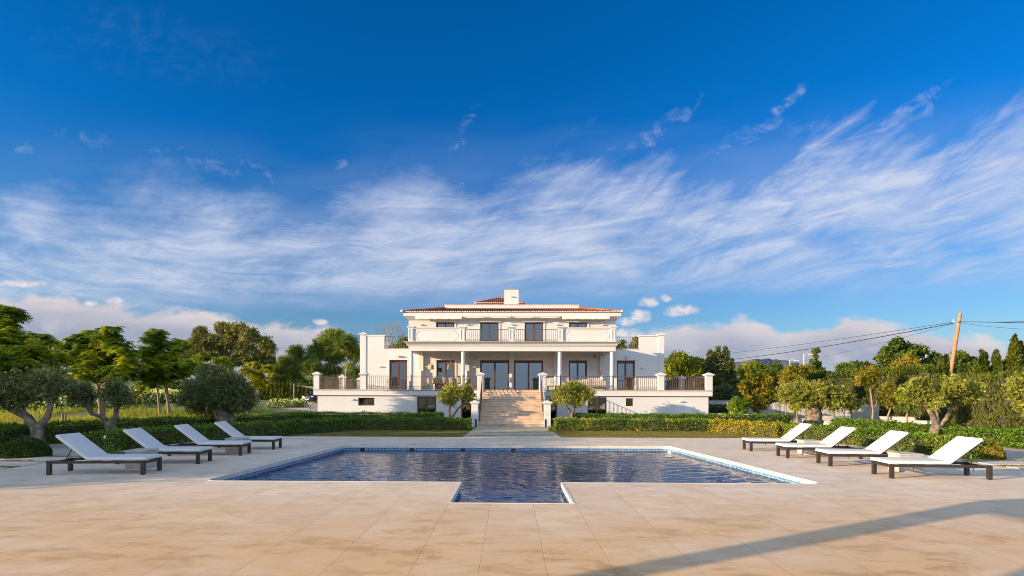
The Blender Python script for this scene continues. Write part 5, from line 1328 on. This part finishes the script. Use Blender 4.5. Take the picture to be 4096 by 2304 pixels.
CYP = [((3768,1418,8,1510),'thin cypress left of the utility pole'),((3786,1426,7,1510),'short cypress touching the utility pole'),((3905,1442,10,1510),'short cypress tip right of the utility pole'),((3926,1404,12,1515),'pointed cypress, first tall one right of the utility pole'),
       ((3944,1417,11,1515),'cypress leaning on the first tall cypress right of the pole'),((3984,1405,17,1515),'pointed cypress alone in the gap before the tallest cypress'),((4024,1437,11,1515),'short cypress left of the tallest cypress'),((4052,1346,28,1520),'tallest cypress near the right frame edge'),((4082,1372,30,1520),'broad cypress at the right frame edge')]
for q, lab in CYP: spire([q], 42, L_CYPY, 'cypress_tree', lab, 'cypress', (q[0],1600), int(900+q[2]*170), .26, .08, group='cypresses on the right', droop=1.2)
AUT = dict(bark=m_pbark, shoot=(12, .60, .09, .55))
tree(name='autumn_tree', label='orange and yellow autumn tree right of the villa corner', cat='tree', Y=35, base=(3034,1680), trunk=[(3034,1655,.10),(3030,1640,.09)], blobs=[(2996,1490,14,26),(2975,1555,20,28),(3012,1530,26,36),(3060,1525,20,34),(3082,1565,16,28),(3030,1585,42,28),(3040,1625,34,20),(2998,1605,22,20),(3065,1600,26,22)], mat=L_AUT, n=4200, ls=.17, lw=.10, **AUT)
tree(name='autumn_tree', label='yellowish thin autumn tree behind the thick olive crown', cat='tree', Y=40, base=(3142,1690), trunk=[(3142,1640,.06),(3145,1560,.05)], blobs=[(3165,1490,34,20),(3140,1515,26,18),(3212,1480,26,16),(3190,1505,34,18),(3150,1540,34,16)], mat=L_AUT2, n=3600, ls=.17, lw=.09, **AUT)
tree(name='autumn_tree', label='slim golden tree with a pink stem before the concrete panel', cat='tree', Y=37, base=(3490,1690), trunk=[(3492,1640,.06),(3481,1560,.05),(3478,1540,.04)], blobs=[(3455,1505,26,20),(3480,1490,26,16),(3440,1530,18,18),(3492,1515,18,18),(3475,1530,22,12)], mat=L_AUT, n=2000, ls=.15, lw=.08, tk=[[(3492,1640,.04),(3505,1615,.025),(3508,1590,.01)]], **AUT)
tree(name='autumn_tree', label='tall golden autumn tree in front of the leafy dark tree', cat='tree', Y=40, base=(3596,1690), trunk=[(3590,1620,.06),(3604,1540,.05)], blobs=[(3640,1440,22,20),(3600,1470,28,22),(3660,1480,26,24),(3620,1510,36,22),(3580,1490,16,18)], mat=L_AUT2, n=3600, ls=.17, lw=.09, **AUT)
tree(name='autumn_tree', label='russet shrub-like tree on a slanting stem before the low white wall', cat='tree', Y=32.4, base=(3546,1700), trunk=[(3552,1665,.06),(3562,1635,.05)], blobs=[(3548,1560,20,30),(3575,1575,22,32),(3560,1610,30,22),(3535,1590,14,22),(3590,1600,18,18)], mat=L_AUT2, n=2800, ls=.14, lw=.07, **AUT)
tree(name='fruit_tree', label='small fruit tree with a forked stem before the low white wall', cat='tree', Y=31, base=(3628,1700), trunk=[(3628,1675,.06),(3628,1655,.05)], blobs=[(3612,1590,22,20),(3645,1600,24,20),(3628,1620,30,16),(3635,1570,20,14)], mat=L_HEDGEY, n=4500, ls=.13, lw=.07, **AUT)
tree(name='fruit_tree', label='tiny round tree before the rightmost concrete panel', cat='tree', Y=34, base=(3406,1690), trunk=[(3406,1660,.04),(3405,1640,.035)], blobs=[(3405,1612,18,16),(3395,1625,12,10),(3418,1622,12,10)], mat=L_HEDGEY, n=2200, ls=.13, lw=.07, **AUT)
tree(name='fruit_tree', label='thin young tree with a pale stem left of the thick olive trunk', cat='tree', Y=35, base=(3142,1700), trunk=[(3142,1660,.045),(3143,1620,.04)], blobs=[(3135,1590,18,12),(3160,1600,14,10)], mat=L_AUT2, n=1300, ls=.13, lw=.06, **AUT)
tree(name='fruit_tree', label='thin young tree with a reddish stem touching the thick olive trunk', cat='tree', Y=35, base=(3190,1700), trunk=[(3188,1665,.045),(3187,1640,.04)], blobs=[(3187,1618,18,14),(3180,1632,12,8)], mat=L_HEDGEY, n=1600, ls=.13, lw=.06, **AUT)
tree(name='garden_shrub', label='round yellow-green shrub between the dark hedge and the orange tree', cat='shrub', Y=34.5, base=(2955,1690), trunk=[(2955,1665,.05)], blobs=[(2940,1635,24,22),(2970,1625,24,20),(2955,1650,34,18),(2945,1605,10,10)], mat=L_HEDGEY, n=5000, ls=.13, lw=.08, **AUT)
tree(name='garden_shrub', label='bluish green bush against the dark hedge right of the villa', cat='shrub', Y=46, base=(2890,1610), trunk=[(2890,1600,.08)], blobs=[(2870,1570,24,18),(2900,1560,26,18),(2885,1590,40,16),(2925,1580,20,18)], mat=L_BLUE, n=6000, ls=.2, lw=.1, **AUT)
for px, py, w, h_, lab, mt in ((2487,1378,16,20,'leafy plant with a dense cone shape behind the right roof rail',L_TREE),(2538,1372,15,24,'looser leafy plant at the right end of the roof rail',L_PEP)):
    tree(name='roof_plant', label=lab, cat='plant', Y=56, base=(px,1560), trunk=[(px,1480,.12),(px,1400,.08)], blobs=[(px,py,w*.8,h_*.8),(px-4,py+14,w,h_*.6),(px+5,py-12,w*.5,h_*.5),(px+2,py+26,w*1.1,h_*.6)], mat=mt, n=5000, ls=.24, lw=.11)
# ------------------------------------------------------------------ hedges
def hedge(name, label, line, w, h, mat, dens=420, ls=.085, lw=.05, cat='hedge', core=.72, group=None, hj=.05, base_gap=.0, up=.25, rough=.0):
    """clipped hedge along a ground polyline: leafy shell over a twiggy inside"""
    L = [Vector((p[0], p[1], 0)) for p in line]; gz = min(terr(p.x, p.y) for p in L)
    r = empty(name, (L[0].x, L[0].y, gz), label, cat, group); parts = []; cm = MB()
    for i in range(len(L)-1):
        a, b = L[i], L[i+1]; d = b-a; ln = d.length; u = d/ln; nn = Vector((-u.y, u.x, 0))
        for side, area in (('t', ln*w), ('l', ln*h), ('r', ln*h), ('a', w*h), ('b', w*h)):
            m = int(area*dens)
            s = rg.uniform(-.02, ln+.02, m); q = rg.uniform(-.5, .5, m)*w; z = rg.uniform(base_gap, 1, m)*h
            nv = np.zeros((m,3))
            if side == 't': z[:] = h; nv[:,2] = 1
            elif side == 'l': q[:] = w/2; nv += np.array(nn)
            elif side == 'r': q[:] = -w/2; nv -= np.array(nn)
            elif side == 'a': s[:] = 0; nv -= np.array(u)
            else: s[:] = ln; nv += np.array(u)
            P = np.array(a) + s[:,None]*np.array(u) + q[:,None]*np.array(nn); P[:,2] = gz + z
            lump = np.sin(P[:,0]*3.1+P[:,1]*2.3)*.5 + np.sin(P[:,0]*7.7-P[:,1]*5.1+P[:,2]*6)*.5
            P += nv*(lump*hj + rg.normal(size=m)*.035 - np.abs(rg.normal(size=m))*.05 + rough*rg.normal(size=m))[:,None]
            D = unit(nv*.55 + rdir(m)*.9 + np.array([0,0,up])); parts.append(leafquads(P, D, ls*rg.uniform(.6,1.3,m), lw*rg.uniform(.7,1.3,m)))
        hw = w/2*core; z1 = gz+h*(.5+core*.5)-.03; z0 = gz-.05+base_gap*h*.8
        ea, eb = a - u*(-.1 if i == 0 else .1), b + u*(-.1 if i == len(L)-2 else .1)
        cs = [ea+nn*hw, eb+nn*hw, eb-nn*hw, ea-nn*hw]
        cm.prism([(p.x,p.y) for p in cs], z0, z1)
        k = int(ln*3)
        for _ in range(k):
            p = a + u*rr.uniform(0,ln) + nn*rr.uniform(-.4,.4)*w; cm.bar((p.x,p.y,gz-.05),(p.x+rr.uniform(-.15,.15),p.y+rr.uniform(-.1,.1),gz+h*rr.uniform(.4,.8)),.016)
    V, Q = join(parts); np_mesh('foliage', V, Q, mat, r); cm.build('branches', M('hedge_twigs', (.045,.045,.018), (.075,.065,.03), 9, .9), r)
    return r
hedge('clipped_hedge', 'dark clipped hedge left of the lawn, from the staircase round behind the left loungers', [(-1.95,27.1),(-8.0,26.9),(-9.9,24.0),(-11.6,20.6),(-12.5,17.6),(-12.35,16.2)], .85, .62, L_HEDGE, base_gap=.08)
hedge('clipped_hedge', 'dark clipped hedge at the far left running behind the ball shrub towards the villa', [(-17.6,14.2),(-16.6,18.4),(-15.2,23.2),(-11.6,31.2),(-3.8,30.6)], .9, .74, L_HEDGE)
hedge('clipped_hedge', 'yellow-flecked clipped hedge right of the staircase behind the lawn', [(2.15,27.0),(9.6,26.8)], .85, .62, L_HEDGEY, base_gap=.10)
hedge('clipped_hedge', 'bright yellow shrub hedge at the right corner of the lawn', [(9.7,26.3),(10.9,24.4),(11.4,23.2)], .9, .58, L_YEL, base_gap=.05, hj=.09)
hedge('clipped_hedge', 'green clipped hedge directly behind the right loungers', [(11.6,22.9),(12.4,19.2),(13.0,16.8),(13.0,15.6)], .9, .60, L_HEDGEG, hj=.08)
hedge('clipped_hedge', 'glossy clipped hedge along the right end of the villa wall', [(3.6,31.0),(14.6,30.6),(15.4,31.)], .95, .72, L_HEDGE)
hedge('clipped_hedge', 'glossy clipped hedge at the far right running towards the camera', [(17.6,29.6),(17.8,23.4),(17.75,19.4)], .95, .54, L_HEDGE, ls=.10, lw=.06)
hedge('clipped_hedge', 'glossy clipped hedge at the right frame edge with bare stems, behind the golden ball shrub', [(17.4,18.9),(17.2,15.6),(17.0,12.)], .9, .64, L_HEDGE, ls=.11, lw=.06, base_gap=.1)
def tall(name, label, pts, h, w, mat, dens=60, ls=.26, lw=.10, up=1.2, group=None, hj=.18): return hedge(name, label, pts, w, h, mat, dens=dens, ls=ls, lw=lw, core=.75, hj=hj, up=up, group=group, rough=.06)
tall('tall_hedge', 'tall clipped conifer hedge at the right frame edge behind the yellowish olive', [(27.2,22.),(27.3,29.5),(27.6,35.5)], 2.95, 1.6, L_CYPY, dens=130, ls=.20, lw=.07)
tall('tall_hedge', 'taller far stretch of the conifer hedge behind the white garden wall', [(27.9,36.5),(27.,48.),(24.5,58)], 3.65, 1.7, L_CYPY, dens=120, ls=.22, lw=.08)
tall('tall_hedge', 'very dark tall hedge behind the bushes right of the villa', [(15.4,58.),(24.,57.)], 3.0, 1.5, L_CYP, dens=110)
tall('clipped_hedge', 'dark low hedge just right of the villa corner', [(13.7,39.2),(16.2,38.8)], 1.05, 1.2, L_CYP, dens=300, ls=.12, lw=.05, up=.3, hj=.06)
tall('cypress_hedge', 'row of cypress forming a tall green screen behind the gravel drive', [(-42.5,94.),(-32.5,90.)], 2.7, 1.4, L_CYPY, dens=90, ls=.4, lw=.12)
for i in range(14):
    t = i/13; y = 94-4*t
    spire([(1040+(1245-1040)*t, 1527+rr.uniform(-4,12), 8, 1600)], y-1., L_CYPY, 'cypress_tree', ['%s of the cypresses behind the gravel drive' % s for s in ('leftmost','second from the left','third from the left','fourth from the left','fifth from the left','sixth from the left','seventh from the left','seventh from the right','sixth from the right','fifth from the right','fourth from the right','third from the right','second from the right','rightmost')][i], 'cypress', (1040+(1245-1040)*t,1605), 1300, .42, .13, group='cypresses behind the drive', droop=1.2)
def ball(name, label, px, py, Y, rx_, ry_, mat, n, ls=.05, lw=.035):
    c = W2(px, py, Y); a, b = rx_*Y/F, ry_*Y/F; r = empty(name, (c.x, Y, -.05), label, 'ball shrub')
    d = rdir(n); d[:,2] = np.abs(d[:,2])*1.1-.1; d = unit(d); lump = 1+.05*np.sin(d[:,0]*9)*np.cos(d[:,1]*8+d[:,2]*7)
    P = np.array([c.x, Y, -.02]) + d*np.array([a,a,2*b-.05])*(lump*rg.uniform(.90,1.03,n))[:,None]
    V, Q = leafquads(P, unit(d*.6+rdir(n)), ls*rg.uniform(.6,1.4,n), lw*rg.uniform(.7,1.3,n)); np_mesh('foliage', V, Q, mat, r)
    mb = MB(); mb.lathe((c.x,Y,-.05), [(a*.8,0),(a*.88,b*.6),(a*.7,b*1.35),(a*.3,b*1.75)], 14); mb.build('branches', M('shrub_twigs', (.03,.028,.015), (.05,.045,.02), 9, .9), r)
ball('ball_shrub', 'clipped dark green ball shrub at the left edge of the gravel path', 98, 1785, 15., 84, 43, L_BOX, 16000)
ball('ball_shrub', 'clipped golden ball shrub behind the nearest right lounger', 3952, 1793, 15.8, 52, 36, L_BOXY, 9000)
ball('ball_shrub', 'small dark ball shrub at the foot of the dome-shaped olive', 885, 1697, 23.6, 34, 16, L_BOX, 4000)
# agapanthus clumps on the gravel, left
def strap(label, px, py, Y, n=40, L=.42):
    c = W2(px, py, Y); r = empty('strap_leaf_plant', (c.x,Y,-.03), label, 'plant', 'strap-leaved plants'); az = rg.uniform(0,2*np.pi,n); parts = []
    sp = rg.uniform(.1,.75,n); LL = L*rg.uniform(.6,1.15,n); h = np.stack([np.cos(az),np.sin(az),np.zeros(n)],1); prev = np.tile(np.array([c.x,Y,-.03]),(n,1)) + h*.03
    S = np.stack([-np.sin(az),np.cos(az),np.zeros(n)],1)
    for k in range(4):
        t = (k+1)/4; cur = np.array([c.x,Y,-.03]) + h*(LL*sp*t*1.1)[:,None]; cur[:,2] += LL*(t - .55*sp*t*t)
        w = .018*(1-.7*t*t)
        V = np.stack([prev-S*.016, prev+S*.016, cur+S*w, cur-S*w],1).reshape(-1,3); parts.append((V, np.arange(4*n).reshape(-1,4))); prev = cur
    V, Q = join(parts); np_mesh('leaves', V, Q, L_HEDGE, r); return r
s1 = strap('strap-leaved plant with a white flower stalk behind the nearest left lounger', 420, 1815, 15.2)
c = W2(420,1815,15.2); MB().tube([(c.x,15.2,0),(c.x-.01,15.2,.5)],.007,5).build('stalk', L_HEDGE, s1); MB().lathe((c.x-.01,15.2,.48),[(.01,0),(.03,.03),(.025,.07),(.008,.09)],8).build('flower', m_petal, s1)
strap('strap-leaved plant without flowers beside the second left lounger', 452, 1815, 15.3, 26, .33)
strap('strap-leaved plant at the inner end of the left hedge by the staircase', 1880, 1722, 26.3, 24, .4); strap('strap-leaved plant at the inner end of the right hedge by the staircase', 2200, 1722, 26.3, 20, .36)
strap('low strap-leaved plant on the gravel beside the nearest right lounger', 3885, 1845, 14.6, 22, .3)
# ------------------------------------------------------------------ grass and flowers
def blades(name, XY, h, w, mat, lean=.5, n=1):
    m = len(XY)*n; P = np.repeat(XY, n, 0) + np.concatenate([rg.normal(size=(m,2))*.05*(n>1), np.zeros((m,1))],1)
    az = rg.uniform(0,2*np.pi,m); l = np.abs(rg.normal(size=m))*lean; H_ = h*rg.uniform(.55,1.25,m)
    D = unit(np.stack([np.cos(az)*l, np.sin(az)*l, np.ones(m)],1)); C = P + D*(H_*.5)[:,None]
    V, Q = leafquads(C, D, H_, np.full(m,w)); return np_mesh(name, V, Q, mat)
def inpoly(x, y, poly):
    c = np.zeros(len(x), bool); n = len(poly)
    for i in range(n):
        x0,y0 = poly[i]; x1,y1 = poly[(i+1)%n]; k = ((y0>y)!=(y1>y)) & (x < (x1-x0)*(y-y0)/((y1-y0) or 1e-9)+x0); c ^= k
    return c
x = rg.uniform(-10,12,60000); y = rg.uniform(22.3,29.6,60000); ok = inpoly(x,y,lawn_poly)
st = (np.abs(x) < 2.0) & (((y-DY1-.25) % .86) < .56) & (y > DY1+.2)
ok &= ~st
tag(blades('lawn_grass', np.stack([x[ok],y[ok],np.full(ok.sum(),-.012)],1), .035, .012, m_grass, .6), kind='stuff')
m = 9000; xs_ = np.concatenate([rg.uniform(DX0-2.7,DX0,m), rg.uniform(DX1,DX1+2.7,m)]); ys_ = rg.uniform(9.6,15.2,2*m)
k = ~(((np.abs(ys_-11.26)<.37)|(np.abs(ys_-12.36)<.37)|(np.abs(ys_-13.46)<.37)|(np.abs(ys_-14.56)<.37)))
tag(blades('verge_grass', np.stack([xs_[k],ys_[k],np.full(k.sum(),-.024)],1), .04, .012, m_grass, .6), kind='stuff')
drive_poly = dv
N = 6500; x = -14.5 - 45*rg.uniform(0,1,N)**1.3; y = 19 + 12*rg.uniform(0,1,N)**1.1
ok = ~inpoly(x,y,drive_poly) & (y > 16.5 + (x+17)*1.9) & ~((x > -13.8) & (y>28))
cl = noise_ok = (np.sin(x*.9)+np.sin(y*.7+x*.4) > -1.2); ok &= cl
x, y = x[ok], y[ok]; z = np.array([terr(a,b) for a,b in zip(x,y)])
x2 = -13. - 50*rg.uniform(0,1,2600); y2 = 30 + 34*rg.uniform(0,1,2600); k2 = ~inpoly(x2,y2,drive_poly) & (-x2 > .44*y2)
x = np.concatenate([x,x2[k2]]); y = np.concatenate([y,y2[k2]]); z = np.array([terr(a,b) for a,b in zip(x,y)])
tag(blades('meadow_grass', np.stack([x,y,z],1), .29, .020, L_GRASS, .5, 12), kind='stuff')
def flowerbed(name, label, path, n, R_, h, nfl, kind=True):
    Pl, Pf = [], []
    for i in range(n):
        t = rr.random()*(len(path)-1); j = min(int(t), len(path)-2); a, b = path[j], path[j+1]; f = t-j
        px = a[0]+(b[0]-a[0])*f; Y = a[1]+(b[1]-a[1])*f + rr.uniform(-1,1)*a[2]; xx = hx(px, Y, 1600); g = terr(xx, Y)
        d = rdir(170); d[:,2] = np.abs(d[:,2]); rad = R_*rr.uniform(.7,1.2)
        Pl.append(np.array([xx,Y,g]) + d*np.array([rad,rad,h*rr.uniform(.8,1.15)])*rg.uniform(.55,1,(170,1)))
        d = rdir(nfl); d[:,2] = np.abs(d[:,2])*.9+.15; d = unit(d); Pf.append(np.array([xx,Y,g]) + d*np.array([rad,rad,h*1.05]))
    Pl = np.concatenate(Pl); Pf = np.concatenate(Pf)
    r = empty(name, (float(Pl[0,0]), float(Pl[0,1]), terr(float(Pl[0,0]), float(Pl[0,1]))), label, 'flower bed')
    V, Q = leafquads(Pl, unit(rdir(len(Pl))+np.array([0,0,.4])), .14*rg.uniform(.6,1.3,len(Pl)), .09); np_mesh('foliage', V, Q, L_ROSE, r)
    parts = []
    for s in range(3):
        D = rdir(len(Pf)); parts.append(leafquads(Pf, D, .13*rg.uniform(.7,1.2,len(Pf)), .12))
    V, Q = join(parts); tag(np_mesh('blossoms', V, Q, m_petal, r), kind='stuff'); return r
flowerbed('flower_bed', 'white flowering rose bed behind the far left olives', [(-60,31,1.),(150,32,1.2),(330,33,1.),(440,34,1.)], 60, .55, .66, 36)
flowerbed('flower_bed', 'dense white flowering rose bed between the feathery trees and the dome-shaped olive', [(470,37,1.),(560,37,1.5),(660,38,1.6),(760,39,1.2),(850,39,.8)], 76, .6, .8, 42)
flowerbed('flower_bed', 'white flowering bush at the edge of the gravel drive before the cypresses', [(1085,60,.6),(1150,60,1.),(1215,61,1.)], 22, .7, .95, 16)
tree(name='garden_shrub', label='rusty brown shrub in the meadow behind the V-forked olive', cat='shrub', Y=34, base=(300,1640), trunk=[(300,1620,.05)], blobs=[(270,1590,34,26),(320,1580,36,28),(295,1610,44,22),(380,1600,30,22),(410,1585,24,20)], mat=L_AUT2, n=6000, ls=.15, lw=.07, **AUT)
tree(name='garden_shrub', label='thin pinkish dry shrub in the meadow left of the feathery two-stemmed tree', cat='shrub', Y=36, base=(565,1620), trunk=[(565,1600,.04)], blobs=[(560,1580,22,18),(578,1570,14,14),(550,1595,22,12)], mat=L_AUT2, n=1600, ls=.14, lw=.06, **AUT)
tree(name='broadleaf_tree', label='low bushy tree left of the dome-shaped olive', cat='tree', Y=46, base=(720,1610), trunk=[(720,1590,.08)], blobs=[(700,1545,24,18),(735,1560,34,22),(760,1540,24,18),(715,1580,40,18)], mat=L_TREE, n=6000, ls=.22, lw=.11)
# tree stakes in the meadow
for px, py, Y, lab in ((418,1600,27.,'pale wooden tree stake right of the Y-shaped trunk'),(404,1610,26.9,'short wooden tree stake left of its pair by the Y-shaped trunk'),(250,1670,24.,'left post of the pale stake pair in the meadow grass'),(261,1672,24.,'right post of the pale stake pair in the meadow grass'),(100,1690,21.,'short dark stake behind the forked olive on the far left')):
    p = W2(px, 1690, Y); zt_ = W2(px, py-18, Y).z; g = terr(p.x, Y)
    tag(MB().tube([(p.x,Y,g-.1),(p.x,Y,max(g+.5,zt_))], .045, 8).build('wooden_stake', m_pbark), lab, 'wooden stake', 'stakes in the meadow')
# hills on the horizon
def hills(name, pts, Y, depth, c1, c2):
    q = random.Random(5); fine = []
    for a, b in zip(pts, pts[1:]):
        for k in range(4): fine.append((a[0]+(b[0]-a[0])*k/4, a[1]+(b[1]-a[1])*k/4 + q.uniform(-3.2, 3.2)*(1 if k else .4)))
    pts = fine + [pts[-1]]
    mb = MB(); n = len(pts); P = [W2(px, py, Y) for px, py in pts]
    rows = 7; vs = []
    for j in range(rows):
        t = j/(rows-1); prof = math.sin(min(1., t*2)*math.pi/2) if t <= .5 else math.cos((t-.5)*math.pi)
        for i, p in enumerate(P):
            y = Y + (t-.5)*depth; k = .8+.2*math.sin(i*.6+j*2.1)
            vs.append((p.x*(y/Y), y, max(-5., (p.z if t == .5 else p.z*prof*k))))
    mb.add(vs, [(j*n+i, j*n+i+1, (j+1)*n+i+1, (j+1)*n+i) for j in range(rows-1) for i in range(n-1)])
    tag(mb.build(name, M(name+'_land_tone', c1, c2, .01, .95), smooth=True), kind='structure')
hills('mountains', [(2600,1545),(2720,1520),(2840,1475),(2930,1452),(3000,1440),(3060,1434),(3120,1440),(3180,1450),(3240,1462),(3300,1480),(3350,1495),(3420,1508),(3520,1520),(3700,1515),(3900,1525),(4200,1540)], 2600, 1400, (.085,.105,.14), (.11,.125,.155))  # mountain scrub tinted bluish, distance haze painted into the base colour
hills('hills', [(-300,1520),(-100,1530),(60,1538),(140,1535),(200,1545),(320,1550),(450,1542),(560,1530),(640,1525),(720,1535),(800,1548),(950,1560),(1100,1566)], 420, 260, (.10,.085,.05), (.16,.13,.07))

# ------------------------------------------------------------------ what stands left of and behind the camera and throws its shade on the deck
for i, (x, y, hh) in enumerate(((-22.5,5.6,5.0),(-22.,8.6,4.9),(-22.5,11.8,5.0),(-22.2,15.2,5.1),(-23.5,18.8,5.0))):
    r = empty('jacaranda_tree', (x,y,terr(x,y)), 'feathery tree beside the left edge of the deck, outside the photograph', 'tree', 'feathery trees on the left')
    z = terr(x,y); MB().tube([(x,y,z-.1),(x+.1,y,z+1.2),(x,y,z+2.)],[.13,.11,.09],8,.06,rr).build('trunk', m_pbark, r, smooth=True)
    B = [((x+rr.uniform(-.8,.8), y+rr.uniform(-1.2,1.2), z+1.7+rr.uniform(0,hh-2.3)), (1.1,1.2,.8)) for _ in range(9)]
    P, D = clumps(B, 60, .30, 9000); V, Q = leafquads(P, unit(D+rdir(len(P))), .22*rg.uniform(.7,1.3,len(P)), .09); np_mesh('crown', V, Q, L_JAC, r)
hz_ = 2.75; off = Vector((.9205,.3907,0))*(hz_/math.tan(SUN_EL))
def up_at(p): return (p[0]-off.x, p[1]-off.y)
pg = empty('pergola', (-14., -3., 0), 'unseen white pergola behind the camera, shaped to throw the diagonal deck shadow, outside the photograph', 'pergola')  # unseen; beams shaped to the shadow edges on the deck
ua = Vector((.878,.478)); A0 = Vector((7.52,9.135)); Lb_ = Vector((6.72,8.16))
MB().prism([up_at(p) for p in (A0, Lb_, (1.244,5.327), (-4.,2.55), (-4.,2.83), (.596,5.346))], hz_, hz_+.06).build('beam', m_white, pg)
MB().prism([up_at(p) for p in ((7.52,9.135),(9.2,9.45),(9.6,2.),(8.4,4.2),(7.35,6.5),(6.72,8.16))], hz_+.061, hz_+.12).build('roof_panel', m_white, pg)
MB().prism([up_at(p) for p in ((4.74,5.409),(6.2,6.2),(8.4,5.0),(8.4,4.0),(5.2,4.6),(-2,1.7),(-2,1.95))], hz_+.001, hz_+.059).build('beam', m_white, pg)
for p in ((-3.9,2.7),(-1.9,1.82)):
    q = up_at(p); MB().box(q[0]-.1,q[0]+.1,q[1]-.1,q[1]+.1,-.05,hz_-.001).build('post', m_white, pg)
